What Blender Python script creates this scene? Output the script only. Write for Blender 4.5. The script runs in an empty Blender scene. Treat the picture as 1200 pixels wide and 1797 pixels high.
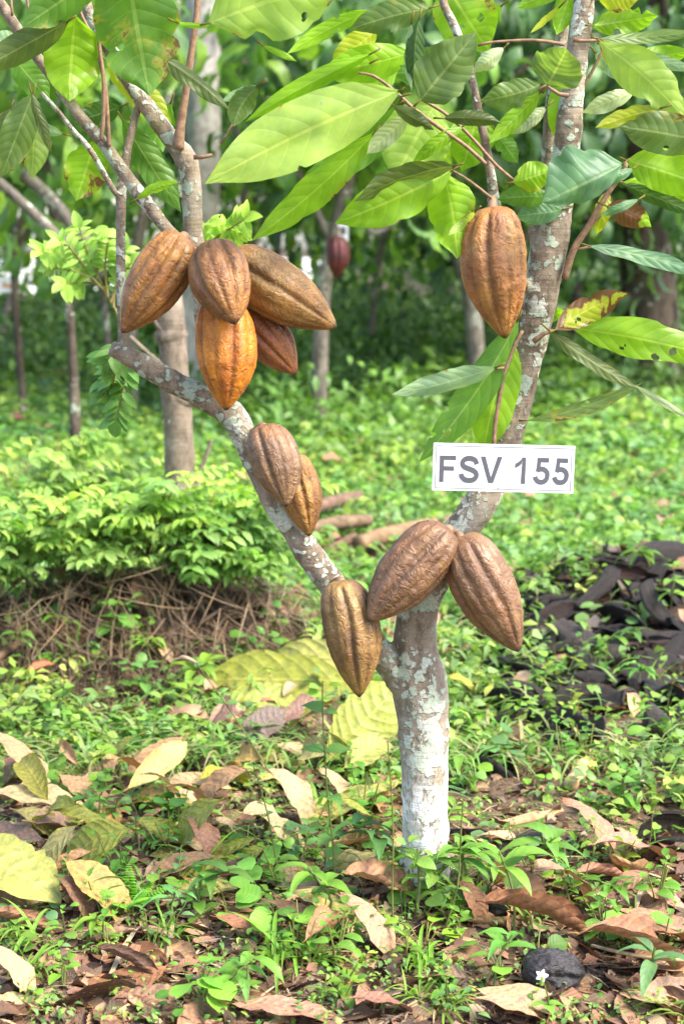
import bpy, math, random
import numpy as np
from mathutils import Vector, Matrix, noise, Euler
R = math.radians
random.seed(7); rng = np.random.default_rng(7)
scene = bpy.context.scene
COL = scene.collection
V = Vector

# ------------------------------------------------------------------ camera
FPX = 2995.0; HOR = 430.0; CX, CY = 600.0, 898.5
PITCH = math.atan((CY-HOR)/FPX)
CAMH = 0.912
CAM = V((0, 0, CAMH))
fw = V((0, math.cos(PITCH), -math.sin(PITCH))); up = V((0, math.sin(PITCH), math.cos(PITCH)))
cam = bpy.data.cameras.new('camera'); camo = bpy.data.objects.new('camera', cam); COL.objects.link(camo)
camo.location = CAM; camo.rotation_euler = (R(90)-PITCH, 0, 0)
cam.sensor_fit = 'VERTICAL'; cam.sensor_height = 36; cam.sensor_width = 24; cam.lens = 60
cam.clip_start = 0.05; cam.clip_end = 3000
cam.dof.use_dof = True; cam.dof.focus_distance = 2.3; cam.dof.aperture_fstop = 6.3
scene.camera = camo

def ray(px, py):
    return fw + V((1, 0, 0))*((px-CX)/FPX) + up*((CY-py)/FPX)
def P(px, py, Y):
    d = ray(px, py); return CAM + d*(Y/d.y)
def scl(p):                      # photo pixels per metre at a point
    return FPX/((p-CAM).dot(fw))

# ------------------------------------------------------------------ terrain
def G0(px, py, h=0.0):
    d = ray(px, py); return CAM + d*((h-CAMH)/d.z)
MND = G0(240, 1150); HUSK = V((.76, 4.05, 0))
def gz(x, y):
    x = np.asarray(x, float); y = np.asarray(y, float)
    z = 0.012*np.sin(2.1*x+1.3)*np.cos(1.7*y) + 0.006*np.sin(6*x+1.5*y)*np.sin(5*y-2*x+.7)
    z = z + 0.0035*np.sin(17*x+4*y)*np.sin(15*y-5*x) + 0.002*np.sin(41*x-7*y+1)*np.sin(37*y+3*x)
    z = z + 0.15*np.exp(-(((x-MND.x)/.42)**2+((y-MND.y-.10)/.26)**2)**1.3)
    z = z + 0.16*np.exp(-(((x-HUSK.x)/.36)**2+((y-HUSK.y)/.46)**2))
    bank = np.clip((y-11.5)/4, 0, 1)*(1/(1+np.exp(-(x-2.0)*2.5)))
    z = z + 1.1*bank*bank*(3-2*bank)
    z = z + 0.030*np.exp(-(((x-.115)/.13)**2+((y-2.30)/.12)**2))
    w = np.clip(y/2-.2, 0, 1)
    return z*w
def g(x, y): return float(gz(x, y))
def G(px, py, lift=0.0):
    d = ray(px, py); t0 = (CAMH-.30)/-d.z if d.z < -.01 else 1.; t1 = min((CAMH+.15)/-d.z, 60) if d.z < -.01 else 60.
    ts = np.linspace(t0, t1, 240); zz = CAMH+d.z*ts; gg = gz(d.x*ts, d.y*ts)+lift
    i = int(np.argmax(zz <= gg)); i = max(i, 1)
    f0 = zz[i-1]-gg[i-1]; f1 = zz[i]-gg[i]; u = 0 if f0 == f1 else min(1, max(0, f0/(f0-f1)))
    return CAM+d*float(ts[i-1]+(ts[i]-ts[i-1])*u)

# ------------------------------------------------------------------ mesh helpers
def mesh_np(name, Vt, F, UV=None, T=None, mat=None, smooth=True):
    """Vt (n,3), F list of index arrays (m,k)"""
    me = bpy.data.meshes.new(name)
    if not isinstance(F, list): F = [F]
    F = [f for f in F if len(f)]
    Vt = np.ascontiguousarray(Vt, dtype=np.float32)
    loops = np.concatenate([f.ravel() for f in F]).astype(np.int32)
    tot = np.concatenate([np.full(len(f), f.shape[1], np.int32) for f in F])
    start = np.concatenate([[0], np.cumsum(tot)[:-1]]).astype(np.int32)
    me.vertices.add(len(Vt)); me.vertices.foreach_set('co', Vt.ravel())
    me.loops.add(len(loops)); me.loops.foreach_set('vertex_index', loops)
    me.polygons.add(len(tot)); me.polygons.foreach_set('loop_start', start); me.polygons.foreach_set('loop_total', tot)
    if smooth: me.polygons.foreach_set('use_smooth', np.ones(len(tot), bool))
    me.update(calc_edges=True)
    if UV is None: UV = np.zeros((len(Vt), 2))
    l = me.uv_layers.new(name='UVMap'); l.data.foreach_set('uv', np.ascontiguousarray(np.asarray(UV, np.float32)[loops]).ravel())
    if T is None: T = np.ones((len(Vt), 4))*np.array([1, 1, 1, 0])
    a = me.color_attributes.new('tint', 'FLOAT_COLOR', 'POINT'); a.data.foreach_set('color', np.ascontiguousarray(T, dtype=np.float32).ravel())
    me.validate()
    if mat: me.materials.append(mat)
    return me

class MB:
    def __init__(s): s.v = []; s.f4 = []; s.f3 = []; s.uv = []; s.t = []; s.n = 0
    def add(s, Vt, F4=None, F3=None, UV=None, T=(1, 1, 1, 0)):
        Vt = np.asarray(Vt, float); k = len(Vt)
        s.v.append(Vt)
        if F4 is not None and len(F4): s.f4.append(np.asarray(F4)+s.n)
        if F3 is not None and len(F3): s.f3.append(np.asarray(F3)+s.n)
        s.uv.append(np.zeros((k, 2)) if UV is None else np.asarray(UV, float))
        T = np.asarray(T, float)
        s.t.append(np.tile(T, (k, 1)) if T.ndim == 1 else T)
        s.n += k; return s
    def mesh(s, name, mat, smooth=True):
        F = []
        if s.f4: F.append(np.concatenate(s.f4))
        if s.f3: F.append(np.concatenate(s.f3))
        return mesh_np(name, np.concatenate(s.v), F, np.concatenate(s.uv), np.concatenate(s.t), mat, smooth)
    def build(s, name, mat, parent=None, smooth=True):
        return link(name, s.mesh(name, mat, smooth), parent)

def link(name, me, parent=None):
    o = bpy.data.objects.new(name, me); COL.objects.link(o)
    if parent: par(o, parent)
    return o
def par(o, p):
    o.parent = p
    m = Matrix.LocRotScale(p.location, p.rotation_euler, p.scale)
    o.matrix_parent_inverse = m.inverted()
def tag(o, label=None, cat=None, group=None, kind=None):
    if label: o['label'] = label
    if cat: o['category'] = cat
    if group: o['group'] = group
    if kind: o['kind'] = kind
    return o
def empty(name, loc, label, cat, group=None):
    o = bpy.data.objects.new(name, None); COL.objects.link(o); o.location = loc; o.empty_display_size = .05
    return tag(o, label, cat, group)

def grid_faces(nu, nv, close=False):
    """quads on an nu x nv vertex grid (index u*nv+v); close wraps v"""
    q = []
    for i in range(nu-1):
        for j in range(nv if close else nv-1):
            k = (j+1) % nv
            q.append((i*nv+j, i*nv+k, (i+1)*nv+k, (i+1)*nv+j))
    return np.array(q)

def smooth_path(pts, rad, step):
    """Catmull-Rom resample"""
    pts = [V(p) for p in pts]; out = []; rr = []
    n = len(pts)
    for i in range(n-1):
        p0 = pts[max(i-1, 0)]; p1 = pts[i]; p2 = pts[i+1]; p3 = pts[min(i+2, n-1)]
        L = (p2-p1).length; k = max(1, int(L/step))
        for j in range(k):
            t = j/k
            c = 0.5*((2*p1)+(p2-p0)*t+(2*p0-5*p1+4*p2-p3)*t*t+(3*p1-p0-3*p2+p3)*t**3)
            out.append(c); s = t*t*(3-2*t); rr.append(rad[i]*(1-s)+rad[i+1]*s)
    out.append(pts[-1]); rr.append(rad[-1])
    return out, rr

def tube_arrays(pts, rad, seg=12, step=0.02, rough=0.0, freq=25.0, cap=True, seed=0, twist=0):
    c, r = smooth_path(pts, rad, step)
    n = len(c); Vt = []; UV = []
    t = (c[1]-c[0]).normalized(); a = t.orthogonal().normalized()
    L = 0
    for i in range(n):
        t2 = (c[min(i+1, n-1)]-c[max(i-1, 0)]).normalized()
        a = (a - t2*a.dot(t2)).normalized(); b = t2.cross(a)
        if i: L += (c[i]-c[i-1]).length
        for j in range(seg):
            th = 2*math.pi*j/seg
            d = a*math.cos(th)+b*math.sin(th)
            k = 1.0
            if rough:
                q = c[i]+d*r[i]
                k += rough*(noise.noise(q*freq+V((seed*7.1, 0, 0)))+.5*noise.noise(q*freq*2.3+V((0, seed*3.3, 0))))
            Vt.append(c[i]+d*r[i]*k); UV.append((L, j/seg))
    F = grid_faces(n, seg, True)
    F3 = []
    if cap:
        for e, idx in ((0, 0), (1, n-1)):
            ci = len(Vt); Vt.append(c[idx]); UV.append((0, 0))
            for j in range(seg):
                k = (j+1) % seg
                F3.append((ci, idx*seg+k, idx*seg+j) if e == 0 else (ci, idx*seg+j, idx*seg+k))
    return np.array([tuple(v) for v in Vt]), F, np.array(F3) if F3 else None, np.array(UV)

# leaf outline of a cacao leaf: half width along the midrib
PT = [0, .04, .1, .2, .35, .5, .65, .78, .87, .93, .97, 1]
PW = [.05, .22, .48, .78, .97, 1, .93, .72, .46, .22, .10, .012]
def cacao_w(t): return np.interp(t, PT, PW)
OV = [0, .06, .15, .3, .5, .7, .85, .95, 1]; OW = [.05, .45, .78, .98, .96, .72, .42, .16, .02]
def oval_w(t): return np.interp(t, OV, OW)
def round_w(t): return np.sqrt(np.clip(1-(2*np.clip(t, 0, 1)-1)**2, 0.0004, 1))
def lance_w(t): return np.interp(t, [0, .1, .3, .5, .8, 1], [.1, .55, 1, .93, .4, .01])
def blade_w(t): return np.interp(t, [0, .2, .6, 1], [.6, 1, .75, .03])

def leaf_tpl(nu=5, nv=3, wr=.2, fold=.25, droop=.2, prof=cacao_w, wave=0., seed=0, curl=0.):
    """x 0..1 midrib, y half width, z up. returns V,Q,UV"""
    u = np.linspace(0, 1, nu); v = np.linspace(-1, 1, nv)
    U, W = np.meshgrid(u, v, indexing='ij')
    w = prof(U)*wr
    if curl:
        ang = W*curl*(.7+.6*U)
        y = w*np.sin(ang)/curl; z = w*(1-np.cos(ang))/curl
    else:
        y = W*w; z = fold*np.abs(W)*w
    rs = np.random.default_rng(seed)
    ph = rs.uniform(0, 6.28, 4)
    z = z + wave*wr*(np.sin(U*9+ph[0])*W*.5 + np.sin(U*5+ph[1])*.4*W*W + .25*np.sin(U*21+ph[2]+W*2)*np.abs(W))
    x = U.copy()
    if droop:
        k = droop*2
        xb = np.sin(U*k)/k; zb = -(1-np.cos(U*k))/k
        x = xb + z*np.sin(U*k); z = zb + z*np.cos(U*k)
    return np.stack([x, y, z], -1).reshape(-1, 3), grid_faces(nu, nv), np.stack([U, (W+1)/2], -1).reshape(-1, 2)

def frames(dirs, ups):
    x = dirs/np.linalg.norm(dirs, axis=1, keepdims=True)
    y = np.cross(ups, x); ny = np.linalg.norm(y, axis=1, keepdims=True)
    bad = ny[:, 0] < 1e-3
    y[bad] = np.cross(np.array([[.3, .9, .1]]), x[bad]); ny = np.linalg.norm(y, axis=1, keepdims=True)
    y = y/ny; z = np.cross(x, y)
    return np.stack([x, y, z], -1)      # columns
def replicate(mb, tpl, pos, dirs, ups, sc, tint):
    Vt, Q, UV = tpl
    M = frames(np.asarray(dirs, float), np.asarray(ups, float))
    k = len(pos); n = len(Vt)
    out = np.einsum('kij,nj->kni', M, Vt)*np.asarray(sc, float)[:, None, None]+np.asarray(pos, float)[:, None, :]
    F = (Q[None]+(np.arange(k)*n)[:, None, None]).reshape(-1, 4)
    mb.add(out.reshape(-1, 3), F, None, np.tile(UV, (k, 1)), np.repeat(np.asarray(tint, float), n, axis=0))

# ------------------------------------------------------------------ materials
class NT:
    def __init__(s, name):
        s.m = bpy.data.materials.new(name); s.m.use_nodes = True; s.t = s.m.node_tree; s.t.nodes.clear()
        s.out = s.n('ShaderNodeOutputMaterial')
    def n(s, typ, **kw):
        nd = s.t.nodes.new(typ)
        for k, v in kw.items(): setattr(nd, k, v)
        return nd
    def l(s, a, b): s.t.links.new(a, b)
    def val(s, sock, v):
        if isinstance(v, bpy.types.NodeSocket): s.l(v, sock)
        elif v is not None:
            try: sock.default_value = v
            except Exception: sock.default_value = (*v, 1)
    def math(s, op, a, b=None, c=None, clamp=False):
        nd = s.n('ShaderNodeMath', operation=op, use_clamp=clamp)
        s.val(nd.inputs[0], a); s.val(nd.inputs[1], b)
        if c is not None: s.val(nd.inputs[2], c)
        return nd.outputs[0]
    def mix(s, f, a, b, blend='MIX'):
        nd = s.n('ShaderNodeMix', data_type='RGBA', blend_type=blend); nd.clamp_factor = True
        s.val(nd.inputs[0], f)
        for i, x in ((6, a), (7, b)):
            if isinstance(x, tuple) and len(x) == 3: x = (*x, 1)
            s.val(nd.inputs[i], x)
        return nd.outputs[2]
    def noise(s, co, scale, detail=3, rough=.5, dist=0.):
        nd = s.n('ShaderNodeTexNoise'); s.val(nd.inputs['Vector'], co)
        nd.inputs['Scale'].default_value = scale; nd.inputs['Detail'].default_value = detail
        nd.inputs['Roughness'].default_value = rough; nd.inputs['Distortion'].default_value = dist
        return nd.outputs['Fac']
    def voro(s, co, scale, feature='F1', out='Distance', rnd=1.):
        nd = s.n('ShaderNodeTexVoronoi', feature=feature); s.val(nd.inputs['Vector'], co); nd.inputs['Scale'].default_value = scale
        nd.inputs['Randomness'].default_value = rnd
        return nd.outputs[out]
    def ramp(s, f, lo, hi, a=0., b=1., smooth=True):
        nd = s.n('ShaderNodeMapRange', interpolation_type='SMOOTHSTEP' if smooth else 'LINEAR', clamp=True)
        s.val(nd.inputs[0], f); nd.inputs[1].default_value = lo; nd.inputs[2].default_value = hi
        nd.inputs[3].default_value = a; nd.inputs[4].default_value = b
        return nd.outputs[0]
    def mapping(s, co, sc=(1, 1, 1), loc=(0, 0, 0)):
        nd = s.n('ShaderNodeMapping'); s.l(co, nd.inputs[0]); nd.inputs['Scale'].default_value = sc; nd.inputs['Location'].default_value = loc
        return nd.outputs[0]
    def obj(s): return s.n('ShaderNodeTexCoord').outputs['Object']
    def bump(s, h, strength=.4, dist=.002, normal=None):
        nd = s.n('ShaderNodeBump'); nd.inputs['Strength'].default_value = strength; nd.inputs['Distance'].default_value = dist
        s.l(h, nd.inputs['Height'])
        if normal: s.l(normal, nd.inputs['Normal'])
        return nd.outputs[0]
    def bsdf(s, col, rough=.5, normal=None, spec=.5, **kw):
        nd = s.n('ShaderNodeBsdfPrincipled'); s.val(nd.inputs['Base Color'], col if not isinstance(col, tuple) else (*col[:3], 1))
        s.val(nd.inputs['Roughness'], rough); nd.inputs['Specular IOR Level'].default_value = spec
        if normal: s.l(normal, nd.inputs['Normal'])
        for k, v in kw.items(): s.val(nd.inputs[k], v)
        return nd.outputs[0]
    def done(s, sh): s.l(sh, s.out.inputs[0]); return s.m

def leaf_mat(name, transl=.4, holes=False, rough=.45, veins=11., vein_light=.5, quilt=.5, thin=(1.25, 1.35, .55), spec=.4, mott=.25, dmg_col=(.16, .075, .03)):
    m = NT(name)
    at = m.n('ShaderNodeAttribute', attribute_name='tint'); oi = m.n('ShaderNodeObjectInfo')
    col = m.mix(1., at.outputs['Color'], oi.outputs['Color'], 'MULTIPLY')
    co = m.obj(); no = m.noise(co, 22., 4, .6)
    col = m.mix(m.ramp(no, .3, .7), m.mix(1., col, (1-mott, 1-mott, 1-mott*.6), 'MULTIPLY'), m.mix(1., col, (1+mott*.8, 1+mott*.5, 1.), 'MULTIPLY'))
    uv = m.n('ShaderNodeUVMap', uv_map='UVMap'); sp = m.n('ShaderNodeSeparateXYZ'); m.l(uv.outputs[0], sp.inputs[0])
    av = m.math('ABSOLUTE', m.math('MULTIPLY_ADD', sp.outputs[1], 2., -1.))
    av2 = m.math('MULTIPLY', av, av)
    ph = m.math('MULTIPLY', m.math('SUBTRACT', m.math('SUBTRACT', sp.outputs[0], m.math('MULTIPLY', av, .10)), m.math('MULTIPLY', av2, .07)), veins)
    d = m.math('MULTIPLY', m.math('ABSOLUTE', m.math('SUBTRACT', m.math('FRACT', ph), .5)), 2.)     # 1 on the vein
    vein = m.math('MULTIPLY', m.ramp(d, .90, .98), m.ramp(av, .92, .6))
    mid = m.ramp(av, .075, .03)
    vm = m.math('MAXIMUM', m.math('MULTIPLY', vein, .6), mid)
    light = m.mix(1., col, (1.55, 1.35, 1.5), 'MULTIPLY')
    light = m.mix(.25, light, (.5, .5, .2))
    col = m.mix(m.math('MULTIPLY', vm, vein_light), col, light)
    # wear: tint alpha = how much of the blade has browned
    n2 = m.noise(co, 16., 5, .65, .6)
    edge = m.math('MULTIPLY', av2, .12)
    dm = m.math('ADD', m.math('ADD', n2, edge), m.math('MULTIPLY', at.outputs['Alpha'], .42))
    yel = m.ramp(dm, .74, .80); brn = m.ramp(dm, .80, .84)
    yel = m.math('MULTIPLY', yel, m.ramp(at.outputs['Alpha'], .01, .05))
    brn = m.math('MULTIPLY', brn, m.ramp(at.outputs['Alpha'], .01, .05))
    col = m.mix(m.math('MULTIPLY', yel, .45), col, (.42, .34, .05))
    col = m.mix(brn, col, dmg_col)
    nrm = None
    if quilt:
        h = m.math('ADD', m.math('SUBTRACT', 1., m.math('MULTIPLY', d, d)), m.math('MULTIPLY', m.noise(co, 90., 2), .35))
        h = m.math('SUBTRACT', h, m.math('MULTIPLY', mid, .8))
        nrm = m.bump(h, quilt, .003)
    b = m.bsdf(col, rough, nrm, spec)
    if transl:
        tr = m.n('ShaderNodeBsdfTranslucent'); m.l(m.mix(1., col, (*thin, 1), 'MULTIPLY'), tr.inputs[0])
        if nrm: m.l(nrm, tr.inputs['Normal'])
        mx = m.n('ShaderNodeMixShader'); mx.inputs[0].default_value = transl
        m.l(b, mx.inputs[1]); m.l(tr.outputs[0], mx.inputs[2]); b = mx.outputs[0]
    if holes:
        wob = m.n('ShaderNodeVectorMath', operation='MULTIPLY_ADD'); nz = m.n('ShaderNodeTexNoise'); m.l(co, nz.inputs['Vector']); nz.inputs['Scale'].default_value = 90.
        m.l(nz.outputs['Color'], wob.inputs[0]); wob.inputs[1].default_value = (.012, .012, .012); m.l(co, wob.inputs[2])
        cell = m.n('ShaderNodeTexVoronoi'); m.l(wob.outputs[0], cell.inputs['Vector']); cell.inputs['Scale'].default_value = 48.
        sc_ = m.n('ShaderNodeSeparateXYZ'); m.l(cell.outputs['Color'], sc_.inputs[0])
        hm = m.math('MULTIPLY', m.math('LESS_THAN', cell.outputs['Distance'], .26), m.math('GREATER_THAN', m.math('ADD', sc_.outputs[0], m.math('MULTIPLY', at.outputs['Alpha'], .22)), .93))
        hm = m.math('MULTIPLY', hm, m.math('GREATER_THAN', at.outputs['Alpha'], .02))
        hm = m.math('MULTIPLY', hm, m.math('GREATER_THAN', av, .07))
        tp = m.n('ShaderNodeBsdfTransparent'); mh = m.n('ShaderNodeMixShader'); m.l(hm, mh.inputs[0]); m.l(b, mh.inputs[1]); m.l(tp.outputs[0], mh.inputs[2]); b = mh.outputs[0]
    return m.done(b)

def bark_mat(name, dark=(.075, .05, .034), mid=(.19, .135, .095), pale=(.32, .27, .21), lichen=.5, lcol=(.40, .46, .34), white=None, scale=1., green=0.):
    m = NT(name); co = m.obj()
    big = m.noise(co, 9*scale, 5, .6); fine = m.noise(m.mapping(co, (1, 1, .5)), 70*scale, 5, .65)
    col = m.mix(m.ramp(fine, .32, .62), dark, mid)
    col = m.mix(m.ramp(big, .5, .72), col, pale)
    speck = m.voro(co, 230*scale); col = m.mix(m.math('MULTIPLY', m.ramp(speck, .28, .12), .55), col, pale)
    wv = m.noise(m.mapping(co, (.6, .6, 5)), 34*scale, 3, .5, .4)
    col = m.mix(m.ramp(wv, .62, .72, 0, .3), col, dark)
    if green: col = m.mix(m.ramp(m.noise(co, 14*scale, 4, .6), .55, .7, 0, green), col, (.14, .15, .04))
    h = m.math('ADD', m.math('MULTIPLY', fine, .6), m.math('MULTIPLY', wv, -.5))
    if lichen:
        wob = m.n('ShaderNodeVectorMath', operation='MULTIPLY_ADD')
        nz = m.n('ShaderNodeTexNoise'); m.l(co, nz.inputs['Vector']); nz.inputs['Scale'].default_value = 55*scale; nz.inputs['Detail'].default_value = 4
        m.l(nz.outputs['Color'], wob.inputs[0]); wob.inputs[1].default_value = (.022, .022, .022); m.l(co, wob.inputs[2])
        pat = m.math('MAXIMUM', m.ramp(m.voro(wob.outputs[0], 42*scale), .36, .29),
                     m.math('MULTIPLY', m.ramp(m.voro(wob.outputs[0], 85*scale), .36, .29), m.ramp(m.noise(co, 12*scale, 2), .38, .46)))
        where = m.ramp(m.noise(co, 11*scale, 3, .55), .62-.22*lichen, .70-.22*lichen)
        pm = m.math('MULTIPLY', pat, where)
        crust = m.math('MULTIPLY', m.ramp(m.noise(wob.outputs[0], 17*scale, 5, .6), .64-.08*lichen, .67-.08*lichen), 1.)
        pm = m.math('MAXIMUM', pm, crust)
        lc = m.mix(m.ramp(m.noise(co, 30*scale, 3), .4, .6), lcol, (.56, .56, .48))
        lc = m.mix(m.ramp(m.noise(co, 13*scale, 1), .5, .62), lc, (.38, .45, .35))
        lc = m.mix(m.ramp(m.noise(co, 260*scale, 2), .45, .6, 0, .45), lc, (.22, .25, .18))
        col = m.mix(m.math('MULTIPLY', pm, .92), col, lc)
        h = m.math('ADD', h, m.math('MULTIPLY', pm, .5))
    if white:
        sp = m.n('ShaderNodeSeparateXYZ'); m.l(co, sp.inputs[0])
        e = m.math('ADD', sp.outputs[2], m.math('MULTIPLY', m.noise(co, 26., 5, .65), .16))
        wm = m.ramp(e, white+.105, white+.05)
        foot = m.math('ADD', sp.outputs[2], m.math('MULTIPLY', m.noise(co, 40., 5, .65), -.11))
        wm = m.math('MULTIPLY', wm, m.ramp(foot, -.045, .0, .25, 1.))
        wm = m.math('MULTIPLY', wm, m.ramp(m.noise(m.mapping(co, (1, 1, .35)), 130., 4, .7), .40, .52))
        wc = m.mix(m.ramp(m.noise(m.mapping(co, (1, 1, .3)), 60., 4, .6), .35, .65), (.48, .45, .40), (.74, .73, .70))
        wc = m.mix(m.ramp(m.noise(co, 24., 4, .6), .54, .70, 0, .6), wc, (.33, .33, .28))
        col = m.mix(wm, col, wc)
    return m.done(m.bsdf(col, .85, m.bump(h, .9, .004), .25))

def pod_mat(name):
    m = NT(name)
    at = m.n('ShaderNodeAttribute', attribute_name='tint'); co = m.obj()
    uv = m.n('ShaderNodeUVMap', uv_map='UVMap'); sp = m.n('ShaderNodeSeparateXYZ'); m.l(uv.outputs[0], sp.inputs[0])
    oi = m.n('ShaderNodeObjectInfo')
    base = m.mix(1., at.outputs['Color'], oi.outputs['Color'], 'MULTIPLY')
    dark = m.mix(1., base, (.40, .33, .30), 'MULTIPLY')
    n1 = m.noise(co, 28., 5, .62); n2 = m.noise(co, 160., 4, .7)
    col = m.mix(m.ramp(n1, .36, .64, 0, .75), base, dark)
    col = m.mix(m.ramp(n2, .52, .64, 0, .5), col, m.mix(1., base, (.55, .5, .5), 'MULTIPLY'))
    col = m.mix(m.ramp(m.noise(co, 12., 3, .6), .52, .68, 0, .35), col, m.mix(1., base, (1.35, 1.0, .75), 'MULTIPLY'))
    col = m.mix(m.ramp(m.voro(co, 380.), .34, .2, 0, .65), col, m.mix(1., base, (.35, .3, .3), 'MULTIPLY'))
    col = m.mix(m.ramp(m.noise(co, 17., 4, .65, .5), .58, .70, 0, .45), col, m.mix(1., base, (1.25, 1.25, .7), 'MULTIPLY'))
    col = m.mix(m.ramp(m.noise(co, 44., 4, .6), .66, .72, 0, .7), col, (.045, .028, .02))
    col = m.mix(m.ramp(m.voro(co, 720.), .32, .2, 0, .45), col, m.mix(1., base, (.45, .4, .35), 'MULTIPLY'))
    # darker along the grooves (alpha of the tint holds how deep a point lies in a groove)
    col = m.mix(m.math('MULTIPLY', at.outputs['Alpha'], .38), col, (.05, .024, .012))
    tipm = m.ramp(sp.outputs[0], .95, 1.)
    col = m.mix(tipm, col, (.045, .03, .022))
    wr = m.noise(m.mapping(uv.outputs[0], (9, 11, 1)), 2.4, 4, .6, 1.6)
    ridged = m.math('ABSOLUTE', m.math('SUBTRACT', m.noise(co, 62., 3, .55, .7), .5))
    h = m.math('ADD', m.math('ADD', m.math('MULTIPLY', wr, .35), m.math('MULTIPLY', n2, .34)), m.math('MULTIPLY', m.ramp(ridged, 0., .12), .28))
    rough = m.ramp(n1, .3, .7, .36, .6)
    return m.done(m.bsdf(col, rough, m.bump(h, .66, .004), .45, **{'Coat Weight': .05, 'Coat Roughness': .25}))

def husk_mat():
    m = NT('husk'); at = m.n('ShaderNodeAttribute', attribute_name='tint'); co = m.obj(); oi = m.n('ShaderNodeObjectInfo')
    base = m.mix(1., at.outputs['Color'], oi.outputs['Color'], 'MULTIPLY')
    n = m.noise(m.mapping(co, (.35, 1, 1)), 90., 5, .7)
    col = m.mix(m.ramp(n, .45, .72), base, m.mix(1., base, (2.3, 2.2, 2.1), 'MULTIPLY'))
    col = m.mix(m.ramp(m.noise(co, 30., 4), .6, .72, 0, .5), col, m.mix(1., base, (3.6, 2.3, 1.5), 'MULTIPLY'))
    return m.done(m.bsdf(col, m.ramp(n, .35, .65, .28, .6), m.bump(n, 1., .007), .5))

def ground_mat():
    m = NT('soil'); co = m.obj()
    a = m.noise(co, 9., 6, .65); b = m.noise(co, 60., 5, .7); c = m.noise(co, 2.2, 4, .6)
    col = m.mix(m.ramp(b, .3, .7), (.065, .04, .024), (.20, .135, .085))
    col = m.mix(m.ramp(a, .52, .66, 0, .75), col, (.26, .19, .12))
    col = m.mix(m.ramp(c, .54, .64, 0, .75), col, m.mix(m.ramp(b, .4, .6), (.10, .08, .03), (.21, .17, .07)))
    col = m.mix(m.ramp(m.voro(co, 140.), .3, .18, 0, .6), col, (.30, .23, .15))
    col = m.mix(m.ramp(m.voro(co, 75.), .22, .12, 0, .7), col, (.05, .03, .02))
    sp = m.n('ShaderNodeSeparateXYZ'); m.l(co, sp.inputs[0])
    col = m.mix(m.ramp(sp.outputs[1], 3., 5.5, 0, .7), col, m.mix(m.ramp(a, .35, .65), (.05, .045, .02), (.10, .13, .03)))
    col = m.mix(m.ramp(sp.outputs[1], 9.5, 12., 0, .85), col, m.mix(m.ramp(b, .35, .65), (.035, .026, .018), (.085, .062, .042)))
    h = m.math('ADD', b, m.math('MULTIPLY', m.noise(co, 220., 4, .7), .5))
    return m.done(m.bsdf(col, .95, m.bump(h, 1., .012), .15))

def plain_mat(name, col, rough=.6, var=.3, scale=40., spec=.3, bump=.3, dist=.002, stretch=(1, 1, 1)):
    m = NT(name); co = m.mapping(m.obj(), stretch); oi = m.n('ShaderNodeObjectInfo')
    n = m.noise(co, scale, 5, .65)
    c = m.mix(m.ramp(n, .3, .7), tuple(x*(1-var) for x in col), tuple(min(1, x*(1+var)) for x in col))
    c = m.mix(1., c, oi.outputs['Color'], 'MULTIPLY')
    return m.done(m.bsdf(c, rough, m.bump(n, bump, dist) if bump else None, spec))

M = dict(
    leaf=leaf_mat('cacao_leaf', .55, True, .40, 9., .75, .22, mott=.22),
    weed=leaf_mat('weed_leaf', .42, False, .5, 6., .22, .12, mott=.2, thin=(1.15, 1.25, .75)),
    fresh=leaf_mat('yellowed_leaf', .3, True, .5, 9., .45, .55, thin=(1.15, 1.1, .7), mott=.3),
    dead=leaf_mat('dead_leaf', .12, True, .6, 9., .16, .35, thin=(1.2, 1., .6), spec=.3, mott=.35),
    bgleaf=leaf_mat('background_leaf', .4, False, .45, 9., .25, 0, mott=.3),
    bark=bark_mat('cacao_bark', dark=(.12, .088, .06), mid=(.265, .205, .145), pale=(.40, .35, .275), lichen=1.0, white=.18, green=.35),
    bark2=bark_mat('stake_bark', dark=(.10, .075, .055), mid=(.20, .155, .115), pale=(.28, .23, .18), lichen=.05),
    bark3=bark_mat('shade_tree_bark', dark=(.20, .18, .16), mid=(.42, .39, .35), pale=(.55, .52, .48), lichen=.35, scale=.45, lcol=(.5, .5, .45)),
    bark5=bark_mat('plantation_bark', dark=(.07, .058, .045), mid=(.17, .145, .115), pale=(.27, .24, .20), lichen=.3, scale=.6, lcol=(.33, .35, .29)),
    bark4=bark_mat('dark_bark', dark=(.03, .022, .016), mid=(.08, .06, .045), pale=(.13, .105, .08), lichen=.15, scale=.6),
    twig=plain_mat('twig', (.22, .13, .075), .6, .35, 120., .35),
    pod=pod_mat('pod'), husk=husk_mat(), soil=ground_mat(),
    white=plain_mat('sign_white', (.84, .83, .82), .45, .035, 30., .4, 0),
    ink=plain_mat('sign_ink', (.10, .10, .115), .5, .05, 8., .3, 0),
    smudge=plain_mat('smudge', (.48, .47, .45), .7, .3, 300., .2, 0),
    orange=plain_mat('faded_orange', (.62, .30, .17), .6, .1, 8., .3, 0),
    straw=plain_mat('dry_straw', (.23, .155, .085), .8, .4, 30., .2, 0),
    wood=plain_mat('cut_wood', (.24, .165, .11), .8, .4, 30., .2, .6, .004, (1, 1, 1)),
    stick=plain_mat('dry_stick', (.30, .22, .14), .8, .35, 60., .2, .5),
    petal=plain_mat('petal', (.85, .85, .82), .6, .05, 40., .3, 0),
)

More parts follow.
